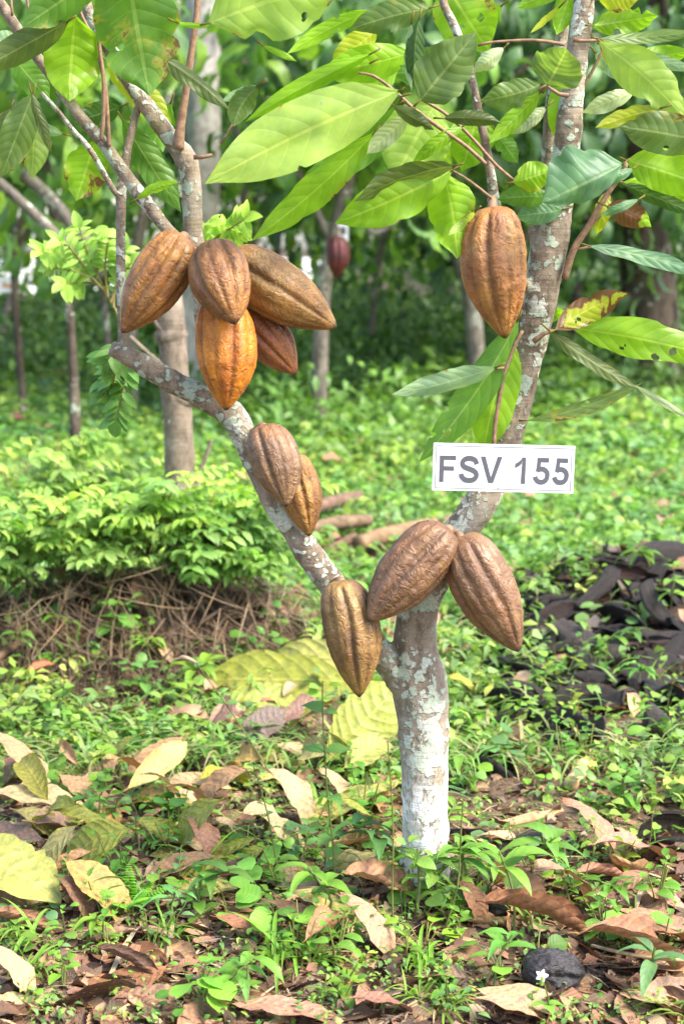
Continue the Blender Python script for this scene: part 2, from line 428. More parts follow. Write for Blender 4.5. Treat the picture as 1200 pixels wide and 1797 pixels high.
# ------------------------------------------------------------------ ground sheet
def graded(lo, hi, c, n, a):
    t = np.linspace(-1, 1, n); s = np.sinh(a*t)/np.sinh(a)
    return np.where(s < 0, c+s*(c-lo), c+s*(hi-c))
gx = graded(-260, 260, 0, 330, 9.0)
t = np.linspace(0, 1, 420); gy = .9+(np.exp(7.0*t)-1)/(np.exp(7.0)-1)*420
gy = np.concatenate([[-250, -60, -15, -4, 0, .5], gy])
GXX, GYY = np.meshgrid(gx, gy, indexing='ij')
Z = gz(GXX, GYY)
gm = mesh_np('ground', np.stack([GXX, GYY, Z], -1).reshape(-1, 3), grid_faces(len(gx), len(gy))[:, ::-1], None, None, M['soil'])
tag(link('ground', gm), kind='structure')

# ------------------------------------------------------------------ the cacao tree
TY = 2.30
def px_path(lst):
    """[(px,py,width px,Y)] -> points, radii"""
    pts = [P(a, b, Y) for a, b, w, Y in lst]
    return pts, [w/2/scl(p) for (a, b, w, Y), p in zip(lst, pts)]
def Ys(lst, Y): return [(a, b, w, Y+(e[0] if e else 0)) for a, b, w, *e in lst]

trunk_l = Ys([(742, 1600, 104), (744, 1555, 88), (745, 1500, 82), (745, 1420, 81), (744, 1340, 84), (742, 1270, 92), (735, 1200, 96), (729, 1130, 76), (733, 1070, 70),
              (757, 1010, 68), (796, 945, 62), (838, 890, 60), (872, 820, 57), (895, 740, 57), (921, 650, 55), (940, 570, 54), (956, 490, 56), (970, 420, 56), (982, 345, 50),
              (995, 250, 46), (1008, 130, 41), (1024, 0, 38), (1034, -110, 35), (1040, -260, 31), (1030, -420, 26)], TY)
limb_l = Ys([(752, 1290, 60, .0), (728, 1225, 62, 0), (690, 1172, 54), (650, 1125, 49), (600, 1050, 50), (552, 985, 48), (515, 930, 46), (482, 880, 43), (450, 815, 44), (428, 765, 46), (407, 728, 48),
             (370, 705, 43), (322, 680, 41), (270, 652, 39), (228, 626, 36), (194, 610, 27)], TY)
bm = MB()
root = P(744, 1570, TY); root.z = g(root.x, root.y)
for lst, sd in ((trunk_l, 1), (limb_l, 2)):
    p, r = px_path(lst); a, F, F3, UV = tube_arrays(p, r, 28, .008, .07, 24, True, sd); bm.add(a, F, F3, UV)
# knots and stubs on the stem
for (x, y, w, x2, y2, w2, dy) in ((932, 505, 26, 917, 497, 20, -.012), (945, 455, 30, 937, 395, 24, .02), (700, 1180, 26, 680, 1166, 22, -.02), (905, 740, 30, 890, 735, 22, -.02), (742, 1530, 40, 735, 1528, 30, -.02)):
    p, r = px_path([(x, y, w, TY), (x2, y2, w2, TY+dy)]); a, F, F3, UV = tube_arrays(p, r, 12, .006, .08, 30, True, 5); bm.add(a, F, F3, UV)
for k in range(6):                                        # roots that flare into the soil
    an = k*1.05+.3; d = V((math.cos(an), math.sin(an), 0))
    p = [root+d*.014+V((0, 0, .045)), root+d*.032+V((0, 0, .004)), root+d*.05+V((0, 0, -.03))]
    a, F, F3, UV = tube_arrays(p, [.022, .015, .008], 10, .008, .1, 20, True, k); bm.add(a, F, F3, UV)
tmp = bm.build('trunk_source', M['bark'])
md = tmp.modifiers.new('r', 'REMESH'); md.mode = 'VOXEL'; md.voxel_size = .0032; md.use_smooth_shade = True
sm = tmp.modifiers.new('s', 'SMOOTH'); sm.factor = .5; sm.iterations = 3
dg = bpy.context.evaluated_depsgraph_get()
tme = bpy.data.meshes.new_from_object(tmp.evaluated_get(dg)); bpy.data.objects.remove(tmp)
n = len(tme.vertices); co = np.empty(n*3, np.float32); tme.vertices.foreach_get('co', co); no = np.empty(n*3, np.float32); tme.vertex_normals.foreach_get('vector', no)
co = co.reshape(-1, 3); no = no.reshape(-1, 3)
for i in range(n):
    q = V(co[i]); qs = V((q.x*34, q.y*34, q.z*15))
    dsp = .0016*noise.noise(qs)+.0011*noise.noise(q*70)+.0006*noise.noise(q*160)
    dsp += .0016*max(0, noise.noise(V((q.x*20, q.y*20, q.z*95)))-.25)
    co[i] += no[i]*dsp
tme.vertices.foreach_set('co', co.ravel()); tme.update()
tme.materials.clear(); tme.materials.append(M['bark']); tme.name = 'trunk'
for at in list(tme.color_attributes): tme.color_attributes.remove(at)

tree = empty('cacao_tree', root, 'slender cacao tree with lichen spotted bark and a whitewashed foot, laden with ripe pods', 'tree')
link('trunk', tme, tree)

BRN = []
def branch(lst, Y=TY, seg=14, rough=.09, mat='bark', name='branch', step=.008):
    p, r = px_path(Ys(lst, Y)); b = MB(); a, F, F3, UV = tube_arrays(p, r, seg, step, rough, 55, True, len(lst)); b.add(a, F, F3, UV)
    o = b.build(name, M[mat], tree); BRN.append((o, smooth_path(p, r, .02)[0])); return o
branch([(405, 728, 34), (382, 655, 33), (355, 545, 33), (343, 440, 36), (338, 380, 35), (336, 325, 37), (326, 278, 40), (302, 246, 32), (262, 192, 30), (226, 140, 28), (196, 90, 25), (168, 48, 22), (150, 0, 20), (140, -80, 18)], TY+.015)
branch([(343, 450, 24), (318, 425, 24), (294, 402, 22), (250, 347, 26), (216, 300, 23), (180, 250, 21), (130, 190, 20), (90, 132, 19), (55, 86, 19), (24, 40, 19), (-6, -5, 19), (-40, -60, 18)], TY-.01)
branch([(218, 618, 22), (215, 560, 17), (213, 500, 17), (212, 425, 17), (213, 370, 18), (214, 332, 20), (226, 255, 15), (240, 198, 13), (262, 120, 12), (280, 30, 11), (290, -60, 10)], TY+.02)
branch([(214, 345, 12), (203, 338, 11), (186, 310, 10), (158, 262, 10), (128, 228, 9), (98, 190, 8), (73, 164, 8)], TY+.015, 10)
branch([(312, 262, 22), (318, 215, 16), (328, 150, 13), (338, 80, 12), (346, 20, 12), (352, -60, 11)], TY-.005, 12, mat='twig')
branch([(178, 248, 7), (182, 200, 8), (182, 140, 7), (176, 90, 7), (172, 52, 6)], TY-.03, 8, mat='twig')
branch([(192, 258, 8), (188, 190, 8), (183, 140, 7), (165, 70, 6), (145, 30, 6), (128, -20, 6)], TY-.02, 8, mat='twig')
branch([(22, 28, 5), (20, 0, 5), (12, -30, 5)], TY-.03, 8, mat='twig'); branch([(44, 62, 5), (52, 30, 5), (46, -10, 5)], TY-.03, 8, mat='twig')
branch([(340, 276, 9), (355, 276, 7), (373, 272, 6)], TY-.03, 8, mat='twig')
branch([(388, 252, 4), (402, 228, 4), (410, 215, 4)], TY-.05, 8, mat='twig')
# the upright stem behind the trunk and the pendulous fruiting branch
branch([(930, 545, 30), (937, 480, 30), (947, 420, 28), (958, 330, 26), (964, 240, 26), (972, 150, 24), (985, 60, 22), (994, -20, 20), (1000, -120, 18)], TY+.05)
branch([(1034, -240, 20), (960, -230, 17), (850, -170, 16), (780, -70, 15), (775, -5, 15), (796, 45, 15), (818, 100, 15), (830, 150, 14), (838, 190, 15), (848, 235, 16), (858, 290, 16), (866, 340, 18), (871, 372, 20)], TY-.02, 12)
branch([(852, 288, 7), (815, 255, 7), (768, 222, 7), (725, 190, 7), (690, 158, 6), (655, 133, 5), (628, 128, 4)], TY-.06, 8, mat='twig')
branch([(912, 325, 5), (870, 290, 6), (835, 250, 6), (800, 215, 6), (775, 195, 6), (740, 175, 5)], TY-.035, 8, mat='twig')
branch([(990, 78, 7), (940, 71, 6), (890, 72, 5), (850, 76, 5), (838, 80, 5)], TY-.03, 8, mat='twig')
branch([(997, 168, 9), (980, 165, 7), (966, 156, 6), (958, 150, 5), (944, 158, 4)], TY-.05, 8, mat='twig')
branch([(990, 490, 13), (1005, 440, 13), (1030, 400, 11), (1062, 345, 10), (1088, 308, 9), (1100, 285, 7)], TY-.02, 10, mat='twig')
branch([(1006, 438, 5), (1022, 436, 5), (1036, 432, 5)], TY-.02, 8, mat='twig')
branch([(1030, 404, 4), (1045, 388, 4), (1062, 368, 4)], TY-.02, 8, mat='twig')
branch([(866, 790, 8), (868, 750, 8), (877, 690, 8), (888, 645, 7), (905, 600, 7), (917, 580, 6)], TY-.035, 8, mat='twig')
branch([(884, 645, 4), (874, 647, 4), (866, 646, 4)], TY-.04, 8, mat='twig')
branch([(862, 348, 5), (840, 330, 5), (812, 310, 5), (790, 298, 4)], TY-.05, 8, mat='twig')
branch([(970, 580, 7), (955, 585, 8), (935, 600, 10)], TY-.03, 8, mat='twig')
branch([(1005, 70, 8), (1030, 72, 6), (1052, 70, 5)], TY-.03, 8, mat='twig')
branch([(1000, 180, 8), (1030, 140, 6), (1056, 90, 5)], TY+.02, 8, mat='twig')

# ---- leaves of the tree, each traced at its own depth
C_ = dict(lit=(.24, .44, .022), pale=(.33, .48, .10), mid=(.12, .26, .035), dull=(.13, .21, .055), olive=(.10, .145, .035), blue=(.13, .27, .14), glau=(.27, .40, .24),  # lit: backlit yellow-green put into the leaf colour itself
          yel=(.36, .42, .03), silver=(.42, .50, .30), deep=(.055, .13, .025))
def leaf(base, tip, hw, tone='lit', dY=0., Y=TY, bend=0., tilt=0., fold=.2, droop=0., dmg=0., asym=1., prof=cacao_w, ragged=.0, n=22, bare=False):
    B = P(base[0], base[1], Y); Tp = P(tip[0], tip[1], Y+dY)
    mx, my = (base[0]+tip[0])/2, (base[1]+tip[1])/2
    L = math.hypot(tip[0]-base[0], tip[1]-base[1]); nx, ny = -(tip[1]-base[1])/L, (tip[0]-base[0])/L
    Mi = P(mx+nx*bend, my+ny*bend, Y+dY/2-droop)
    nu, nv = n, 11
    out = []; UV = []
    sd = int(abs(base[0]*7+base[1]*13+tip[0]*3+tip[1]*5)) % 997
    ta = R(tilt)
    for i in range(nu):
        u = i/(nu-1)
        c = B*(1-u)**2+Mi*(2*u*(1-u))+Tp*u*u
        tg = ((Mi-B)*(1-u)+(Tp-Mi)*u).normalized()
        v = (CAM-c).normalized()
        a = tg.cross(v); a = a.normalized() if a.length > 1e-4 else V((1, 0, 0)); nn = a.cross(tg).normalized()
        if nn.dot(v) < 0: nn = -nn
        a2 = a*math.cos(ta)+nn*math.sin(ta); n2 = nn*math.cos(ta)-a*math.sin(ta)
        w = float(prof(u))*hw/scl(c)/max(.25, math.cos(ta))
        for j in range(nv):
            s = -1+2*j/(nv-1); ww = w*(asym if s < 0 else 1)
            ww *= 1+.05*noise.noise(V((u*6, s, sd*.7)))*(abs(s) > .5)
            if ragged and abs(s) > .7: ww *= 1-ragged*max(0, noise.noise(V((u*7, s, sd*1.3))))*1.6
            wv = .15*w*(math.sin(u*9+sd)*s*abs(s) + .6*math.sin(u*17+sd*2)*s*s) + .16*w*noise.noise(V((u*4, s*1.5, sd)))+.05*w*noise.noise(V((u*13, s*5, sd)))
            p = c+a2*(ww*s)-n2*(fold*abs(s)*w)+n2*wv
            out.append(tuple(p)); UV.append((u, (s+1)/2))
    tint = (*C_[tone], dmg)
    k = .9+.2*((sd*37) % 100)/100
    tint = (tint[0]*k, tint[1]*k, tint[2]*k, dmg)
    mb = MB().add(np.array(out), grid_faces(nu, nv), None, UV, tint)
    if not bare:                                          # the leaf stalk
        d = (B-Mi).normalized(); e = [B-d*.002, B+d*.006+V((0, 0, .001)), B+d*.013+V((0, 0, .002))]
        a, F, F3, UV2 = tube_arrays(e, [.0011, .0012, .0015], 6, .01); mb.add(a, F, F3, np.full((len(a), 2), .8), (.24, .20, .05, 0))
    bo = min(BRN, key=lambda q: min((B-x).length for x in q[1]))[0]      # the twig it grows from
    return mb.build('leaf', M['leaf'], bo)

F_ = TY
LV = [
 # top, over the twin stems
 ((222, -60), (263, 168), 76, 'mid', dict(Y=F_-.14, dY=.03, dmg=.36, fold=.12, ragged=.3)),
 ((175, -45), (40, 48), 36, 'mid', dict(Y=F_-.12, dmg=.3, fold=.1)),
 ((120, 38), (-40, 125), 27, 'olive', dict(Y=F_-.11, fold=.3)),
 ((132, 28), (122, 178), 50, 'lit', dict(Y=F_-.05, fold=.25, dmg=.1)),
 ((20, 95), (88, 178), 26, 'mid', dict(Y=F_+.02)),
 ((58, 165), (2, 312), 30, 'dull', dict(Y=F_-.05, dmg=.3)),
 ((62, 185), (58, 314), 27, 'pale', dict(Y=F_-.02, dmg=.4)),
 ((168, 248), (134, 352), 38, 'lit', dict(Y=F_+.04, dmg=.3, ragged=.3)),
 ((56, 163), (91, 270), 10, 'olive', dict(Y=F_-.07)),
 ((112, 236), (22, 226), 12, 'glau', dict(Y=F_+.02, bend=10)),
 ((212, 188), (128, 215), 22, 'deep', dict(Y=F_+.05)),
 ((188, 108), (302, 216), 27, 'yel', dict(Y=F_+.05)),
 ((216, 212), (318, 372), 27, 'mid', dict(Y=F_+.05)),
 ((236, 222), (316, 340), 16, 'deep', dict(Y=F_+.07)),
 ((240, 350), (316, 320), 9, 'lit', dict(Y=F_-.02, bend=-14)),
 ((58, 92), (-25, 62), 22, 'glau', dict(Y=F_+.06)),
 ((120, 10), (70, 52), 20, 'pale', dict(Y=F_+.06)),
 ((300, 180), (250, 300), 22, 'mid', dict(Y=F_+.12)),
 ((20, 190), (-20, 300), 24, 'olive', dict(Y=F_+.05)),
 # between the stems
 ((276, 96), (402, 192), 15, 'olive', dict(Y=F_-.10, bend=-12, tilt=35, fold=.5)),
 ((452, 152), (410, 222), 22, 'dull', dict(Y=F_-.08, bend=14, fold=.5, dmg=.25)),
 ((452, 150), (388, 178), 9, 'glau', dict(Y=F_-.07)),
 ((368, 40), (610, -30), 70, 'pale', dict(Y=F_-.12, bend=-16, fold=.08, dmg=.15)),
 ((462, 80), (522, 108), 6, 'lit', dict(Y=F_-.11)),
 ((312, 40), (372, 44), 5, 'lit', dict(Y=F_-.11, bend=6)),
 ((650, 18), (503, 95), 15, 'lit', dict(Y=F_-.06, bend=10)),
 ((650, 95), (430, 214), 17, 'lit', dict(Y=F_-.06, bend=12, fold=.6)),
 ((648, 112), (452, 224), 15, 'blue', dict(Y=F_-.045, bend=16)),
 ((700, 160), (360, 322), 58, 'pale', dict(Y=F_-.13, dY=-.05, bend=16, fold=.12)),
 ((655, 235), (442, 422), 30, 'lit', dict(Y=F_-.08, bend=-14, dmg=.12, ragged=.2)),
 ((668, 212), (548, 332), 27, 'lit', dict(Y=F_-.06, ragged=.4)),
 ((690, 232), (520, 326), 27, 'mid', dict(Y=F_-.03, bend=-8)),
 # the spray above the hanging pod
 ((755, 14), (612, 52), 27, 'dull', dict(Y=F_-.10, bend=8, ragged=.15)),
 ((722, 92), (560, 128), 33, 'lit', dict(Y=F_-.04, bend=-6)),
 ((662, 52), (580, 118), 25, 'yel', dict(Y=F_-.02, dmg=.2)),
 ((736, 32), (731, 162), 17, 'deep', dict(Y=F_-.13, bend=12, fold=.5)),
 ((722, 40), (722, 160), 9, 'glau', dict(Y=F_-.135, bend=10)),
 ((737, 176), (834, 58), 50, 'dull', dict(Y=F_-.16, fold=.06, dmg=.12, prof=oval_w)),
 ((778, -35), (858, 92), 54, 'lit', dict(Y=F_+.02, fold=.1)),
 ((704, 170), (585, 215), 27, 'dull', dict(Y=F_-.11, bend=12, fold=.3)),
 ((694, 188), (575, 262), 16, 'mid', dict(Y=F_-.09)),
 ((716, 204), (643, 270), 18, 'silver', dict(Y=F_-.10, fold=.35)),
 ((690, 185), (762, 228), 14, 'olive', dict(Y=F_-.12, fold=.5)),
 ((778, 208), (880, 216), 14, 'olive', dict(Y=F_-.12, bend=-10, fold=.5)),
 ((765, 180), (690, 316), 62, 'pale', dict(Y=F_+.03, fold=.1)),
 ((842, 190), (810, 300), 40, 'lit', dict(Y=F_+.04, fold=.1)),
 ((812, 222), (722, 288), 13, 'lit', dict(Y=F_-.05, bend=6)),
 ((796, 292), (622, 354), 22, 'olive', dict(Y=F_-.14, bend=20, tilt=30)),
 ((792, 300), (588, 392), 42, 'lit', dict(Y=F_-.11, bend=-6, fold=.12)),
 ((778, 305), (801, 454), 44, 'lit', dict(Y=F_-.07, bend=-12, fold=.25)),
 ((834, 372), (786, 413), 8, 'pale', dict(Y=F_-.10)),
 ((950, 148), (842, 178), 26, 'dull', dict(Y=F_-.03, dmg=.2, bend=-6)),
 ((960, 150), (994, 86), 48, 'dull', dict(Y=F_-.16, dY=-.04, prof=oval_w, fold=.2, dmg=.1)),
 ((948, 162), (858, 252), 17, 'lit', dict(Y=F_-.04)),
 ((958, 188), (896, 236), 14, 'silver', dict(Y=F_-.02)),
 ((988, 128), (976, 250), 22, 'lit', dict(Y=F_+.02)),
 ((884, 84), (828, 128), 16, 'silver', dict(Y=F_-.03, fold=.5)),
 ((870, 232), (908, 286), 18, 'mid', dict(Y=F_+.03)),
 ((900, 320), (972, 298), 27, 'lit', dict(Y=F_-.05, dmg=.3, fold=.5)),
 ((965, 345), (872, 350), 22, 'mid', dict(Y=F_-.03, bend=6)),
 ((988, 368), (902, 380), 20, 'blue', dict(Y=F_-.02)),
 ((1092, 288), (950, 356), 74, 'blue', dict(Y=F_-.12, dY=-.03, asym=.42, fold=.25, bend=-4)),
 ((1005, -30), (976, 62), 20, 'lit', dict(Y=F_+.0)),
 ((982, 12), (930, 58), 6, 'yel', dict(Y=F_-.02)),
 ((1000, -30), (905, 14), 16, 'lit', dict(Y=F_+.02)),
 # toward the edge, above
 ((1050, 72), (1204, 212), 40, 'pale', dict(Y=F_-.06, bend=-16, fold=.2, dmg=.15)),
 ((1040, 45), (1154, 28), 24, 'lit', dict(Y=F_-.03, ragged=.5)),
 ((1052, 68), (1230, 54), 11, 'dull', dict(Y=F_-.10, bend=6, tilt=30)),
 ((1062, 82), (1225, 125), 13, 'glau', dict(Y=F_-.02)),
 ((1160, 190), (1044, 224), 16, 'yel', dict(Y=F_-.07, dmg=.25, bend=6)),
 ((1240, 250), (1086, 222), 38, 'dull', dict(Y=F_-.10, fold=.15, bend=6)),
 ((1112, 160), (1020, 198), 17, 'silver', dict(Y=F_-.01)),
 ((1044, 92), (1102, 142), 16, 'glau', dict(Y=F_+.02)),
 ((1100, 282), (1245, 332), 38, 'lit', dict(Y=F_-.08, fold=.2, bend=-8)),
 ((1090, 322), (1230, 378), 14, 'deep', dict(Y=F_-.04)),
 ((1092, 320), (1225, 345), 22, 'lit', dict(Y=F_-.02)),
 ((1064, 362), (1142, 398), 23, 'lit', dict(Y=F_-.07, dmg=.75, bend=-8)),
 ((1034, 432), (1235, 484), 14, 'blue', dict(Y=F_-.07, bend=-14, tilt=35)),
 ((1110, 296), (1060, 322), 10, 'blue', dict(Y=F_-.10)),
 ((1120, 350), (1050, 380), 8, 'blue', dict(Y=F_-.09)),
 ((1050, 0), (1125, -8), 26, 'yel', dict(Y=F_-.02, dmg=.3)),
 ((1100, 110), (1210, 90), 20, 'lit', dict(Y=F_+.06)),
 ((1066, 335), (1046, 412), 16, 'yel', dict(Y=F_-.0, dmg=.3)),
 # below, around the stem
 ((975, 578), (1102, 514), 25, 'yel', dict(Y=F_-.08, dmg=.75, bend=-12)),
 ((1004, 576), (1270, 632), 36, 'lit', dict(Y=F_-.05, bend=-14, fold=.15)),
 ((962, 580), (1122, 684), 13, 'olive', dict(Y=F_-.06, bend=8, tilt=30)),
 ((1112, 676), (1215, 738), 6, 'silver', dict(Y=F_-.05, bare=True)),
 ((926, 738), (1126, 672), 13, 'dull', dict(Y=F_-.03, bend=16, tilt=30, dmg=.4)),
 ((870, 645), (688, 692), 20, 'glau', dict(Y=F_-.09, bend=-6, tilt=20)),
 ((908, 562), (734, 812), 32, 'mid', dict(Y=F_-.035, bend=-24, fold=.3)),
 ((898, 596), (846, 800), 40, 'lit', dict(Y=F_-.02, bend=8, fold=.1)),
 ((950, 560), (990, 545), 12, 'lit', dict(Y=F_+.02)),
 ((700, 110), (590, 190), 30, 'lit', dict(Y=F_+.05)),
 ((800, 110), (690, 130), 36, 'mid', dict(Y=F_+.06)),
 ((880, 10), (780, 70), 30, 'mid', dict(Y=F_+.09)),
]
RL = random.Random(4)
for b, tp, hw, tone, kw in LV:
    kw.setdefault('dmg', RL.choice([0, .06, .1, .16, .22])); kw.setdefault('ragged', RL.choice([0, 0, .15, .3])); kw.setdefault('droop', RL.choice([-.03, -.012, .012, .03]))
    leaf(b, tp, hw, tone, **kw)

# ------------------------------------------------------------------ pods
PRT = [0, .015, .05, .12, .24, .38, .5, .62, .74, .84, .92, .97, 1]
PRW = [.22, .46, .66, .83, .96, 1.0, .98, .90, .73, .52, .31, .17, .04]
def pod_mesh(name, B, T, r, tint, tint2, roll=0., seed=0, ridge=1., nt=72, nth=100, fat=0., crinkle=1.):
    ax = (T-B); L = ax.length; ax.normalize(); a = ax.cross(V((0, -1, .1))).normalized(); b = ax.cross(a)   # b points about toward the lens side
    bendv = a*random.uniform(-.04, .04)*L+b*random.uniform(-.03, .03)*L
    out = np.zeros((nt*nth, 3)); UV = np.zeros((nt*nth, 2)); TT = np.zeros((nt*nth, 4))
    for i in range(nt):
        t = i/(nt-1); t = t-.035*math.sin(2*math.pi*t)*.0
        pr = float(np.interp(t, PRT, PRW)); pr = pr*(1-fat)+fat*math.sqrt(max(0, 1-(2*t-1)**2)) if t < .9 else pr
        env = min(1, t/.10)*min(1, (1-t)/.14)
        for j in range(nth):
            th = 2*math.pi*j/nth
            ph = th+roll+.10*noise.noise(V((t*2.2, seed*3.1, 0)))
            x1 = abs(((ph*5/(2*math.pi))+.5) % 1-.5)*2*math.pi/5          # distance to a main groove
            x2 = abs(((ph*5/(2*math.pi)) % 1)-.5)*2*math.pi/5             # to the shallow groove between
            w1 = math.exp(-(x1/.13)**2); w2 = math.exp(-(x2/.12)**2)
            d = -.18*w1-.09*w2
            d += .03*math.cos(10*ph*.5)**2
            nz = noise.noise(V((math.cos(th)*2.6, math.sin(th)*2.6, t*3.2+seed*5)))
            n2 = noise.noise(V((math.cos(th)*6.5+seed, math.sin(th)*6.5, t*7.5)))
            n3 = noise.noise(V((math.cos(th)*15, math.sin(th)*15+seed, t*20)))
            k = 1+ridge*env*d+crinkle*env*(.045*nz+.024*n2+.014*n3)
            c = B+ax*(t*L)+bendv*(4*t*(1-t))
            p = c+(a*math.cos(th)+b*math.sin(th))*(r*pr*k)
            q = i*nth+j
            out[q] = p; UV[q] = (t, j/nth)
            mfac = min(1, max(0, .5+.9*noise.noise(V((math.cos(th)*1.6+9, math.sin(th)*1.6, t*2.6+seed*2)))+.35*n2))
            TT[q, :3] = np.array(tint)*(1-mfac)+np.array(tint2)*mfac
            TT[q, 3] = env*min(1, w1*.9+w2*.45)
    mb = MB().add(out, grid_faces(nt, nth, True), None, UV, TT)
    c0 = len(out)
    return mb
def pod(base, tip, wpx, Y0, Y1, tint, tint2, label, roll=0., seed=0, stalk=None, ridge=1., group='ripe pods on the cacao tree', fat=0., crinkle=1., name='cacao_pod'):
    if Y0 < 4: tint = tuple(v*k for v, k in zip(tint, (1.05, 1.02, .95))); tint2 = tuple(v*k for v, k in zip(tint2, (1.05, 1.02, .95)))
    B = P(*base, Y0); T = P(*tip, Y1); r = wpx/2/scl((B+T)/2)*1.03
    mb = pod_mesh('cacao_pod', B, T, r, tint, tint2, roll, seed, ridge, fat=fat, crinkle=crinkle)
    o = empty(name, B, label, 'cacao pod', group)
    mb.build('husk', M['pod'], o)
    S = P(*stalk[:2], stalk[2]) if stalk else B+(B-T).normalized()*.014
    ax = (T-B).normalized(); s = MB(); a, F, F3, UV = tube_arrays([S, (S+B)/2+V((0, 0, .002)), B+ax*.001, B+ax*.008], [.0065, .0055, .007, .010], 12, .004, .1, 90); s.add(a, F, F3, UV)
    s.build('stalk', M['twig'], o)
    return o
BR1, BR2 = (.42, .19, .045), (.25, .11, .035)      # orange brown / dark brown
OR1, OR2 = (.66, .25, .018), (.46, .15, .015)
CH1, CH2 = (.275, .165, .09), (.195, .115, .062)       # chocolate
OL1, OL2 = (.31, .19, .06), (.21, .115, .04)       # olive brown
pod((322, 414), (215, 584), 98, F_-.045, F_-.075, BR1, (.24, .12, .04), 'orange brown pod hanging from the fork with its tip over the thin upright stem', .2, 1, (336, 432, F_))
pod((372, 432), (413, 568), 104, F_-.075, F_-.135, (.36, .17, .05), (.24, .11, .04), 'short stubby brown pod on top of the bright orange pod', .9, 2, (350, 440, F_))
pod((402, 452), (590, 575), 104, F_-.005, F_-.03, (.36, .21, .06), (.25, .135, .045), 'long bronze pod sticking out sideways from the cluster of five', .35, 3, (360, 440, F_), ridge=.8)
pod((387, 525), (397, 720), 106, F_-.055, F_-.085, OR1, OR2, 'bright orange pod, its tip touching the bare forked limb', .63, 4, (372, 500, F_), ridge=.8, crinkle=.7)
pod((418, 545), (520, 657), 80, F_+.02, F_+.0, (.36, .14, .04), (.25, .09, .035), 'reddish brown pod half hidden behind the bright orange pod', .1, 5, (372, 520, F_))
pod((461, 748), (503, 889), 86, F_-.05, F_-.085, CH1, CH2, 'smooth mauve brown pod on the slanting limb, overlapping another', .0, 6, (440, 765, F_), ridge=.75, crinkle=.6)
pod((512, 798), (543, 941), 72, F_-.01, F_-.03, (.38, .20, .05), (.24, .11, .035), 'shiny bronze pod tucked behind the mauve brown one', .5, 7, (478, 830, F_), crinkle=1.4)
pod((597, 1018), (631, 1223), 96, F_-.05, F_-.075, OL1, OL2, 'olive brown pod hanging before the fork of the trunk', .25, 8, (580, 1030, F_), crinkle=1.3)
pod((786, 928), (646, 1091), 106, F_-.055, F_-.095, (.235, .13, .068), (.165, .09, .048), 'dark chocolate pod slanting across the trunk below the sign', .15, 9, (803, 944, F_-.02), ridge=.85, crinkle=1.3)
pod((806, 942), (910, 1143), 108, F_-.05, F_-.07, CH1, (.21, .11, .055), 'chocolate brown pod hanging over the grass next to the trunk', .55, 10, (795, 938, F_-.02), ridge=.8)
pod((864, 363), (886, 594), 113, F_-.05, F_-.055, (.42, .22, .06), (.33, .14, .05), 'lone orange brown pod hanging from the thin leafy branch above the sign', .05, 11, (862, 350, F_-.04), ridge=1.)

# ------------------------------------------------------------------ sign
def sign_frame(c0, c1, c3, Y, tiltY=0.):
    A = P(*c0, Y); B = P(*c1, Y); D = P(*c3, Y)
    ux = (B-A).normalized(); n = ux.cross((A-D).normalized()).normalized(); uy = n.cross(ux)
    return A, B, D, ux, uy, n
A, B, D, ux, uy, nn = sign_frame((760, 777), (1008, 783), (758, 860), F_-.062)
if nn.dot(CAM-A) < 0: nn = -nn
SW, SH = (B-A).length, (A-D).length
S0 = D
def sp(x, y, z=0.): return tuple(S0+ux*x+uy*y+nn*z)
def slab(mb, poly, z0, z1):
    n = len(poly); v = [sp(x, y, z1) for x, y in poly]+[sp(x, y, z0) for x, y in poly]
    mb_v = np.array(v)
    return mb_v
def poly_obj(name, polys, z0, z1, mat, parent):
    me = bpy.data.meshes.new(name); vs = []; fs = []
    for k, poly in enumerate(polys):
        n = len(poly); b = len(vs); zz = z1+k*.000003
        vs += [sp(x, y, zz) for x, y in poly]+[sp(x, y, z0) for x, y in poly]
        fs.append([b+i for i in range(n)])
        fs += [[b+i, b+n+i, b+n+(i+1) % n, b+(i+1) % n] for i in range(n)]
    me.from_pydata(vs, [], fs); me.materials.append(M[mat]); me.update()
    return link(name, me, parent)
sign = empty('name_sign', V(sp(SW/2, 0)), 'white rectangular sign reading FSV 155 in grey, fixed across the leaning trunk', 'sign')
m4 = .002
me = bpy.data.meshes.new('panel')
nx_, ny_ = 12, 4; vs = []; fs = []
for z in (0, -.0016):
    for i in range(nx_+1):
        for j in range(ny_+1): vs.append(sp(SW*i/nx_, SH*j/ny_, z))
q = (nx_+1)*(ny_+1)
for i in range(nx_):
    for j in range(ny_):
        a = i*(ny_+1)+j; fs.append([a, a+ny_+1, a+ny_+2, a+1]); fs.append([q+a, q+a+1, q+a+ny_+2, q+a+ny_+1])
ring = [i*(ny_+1) for i in range(nx_+1)]+[nx_*(ny_+1)+j for j in range(1, ny_+1)]+[i*(ny_+1)+ny_ for i in range(nx_-1, -1, -1)]+[j for j in range(ny_-1, 0, -1)]
for i in range(len(ring)):
    a, b = ring[i], ring[(i+1) % len(ring)]; fs.append([a, b, q+b, q+a])
me.from_pydata(vs, [], fs); me.materials.append(M['white']); me.update(); link('panel', me, sign)
u1 = SW/248.
i0, i1, th = 4.6*u1, 4.2*u1, 1.0*u1
poly_obj('border_line', [[(i0, i1), (SW-i0, i1), (SW-i0, i1+th), (i0, i1+th)], [(i0, SH-i1-th), (SW-i0, SH-i1-th), (SW-i0, SH-i1), (i0, SH-i1)],
                         [(i0, i1+th), (i0+th, i1+th), (i0+th, SH-i1-th), (i0, SH-i1-th)], [(SW-i0-th, i1+th), (SW-i0, i1+th), (SW-i0, SH-i1-th), (SW-i0-th, SH-i1-th)]], .0001, .0004, 'ink', sign)
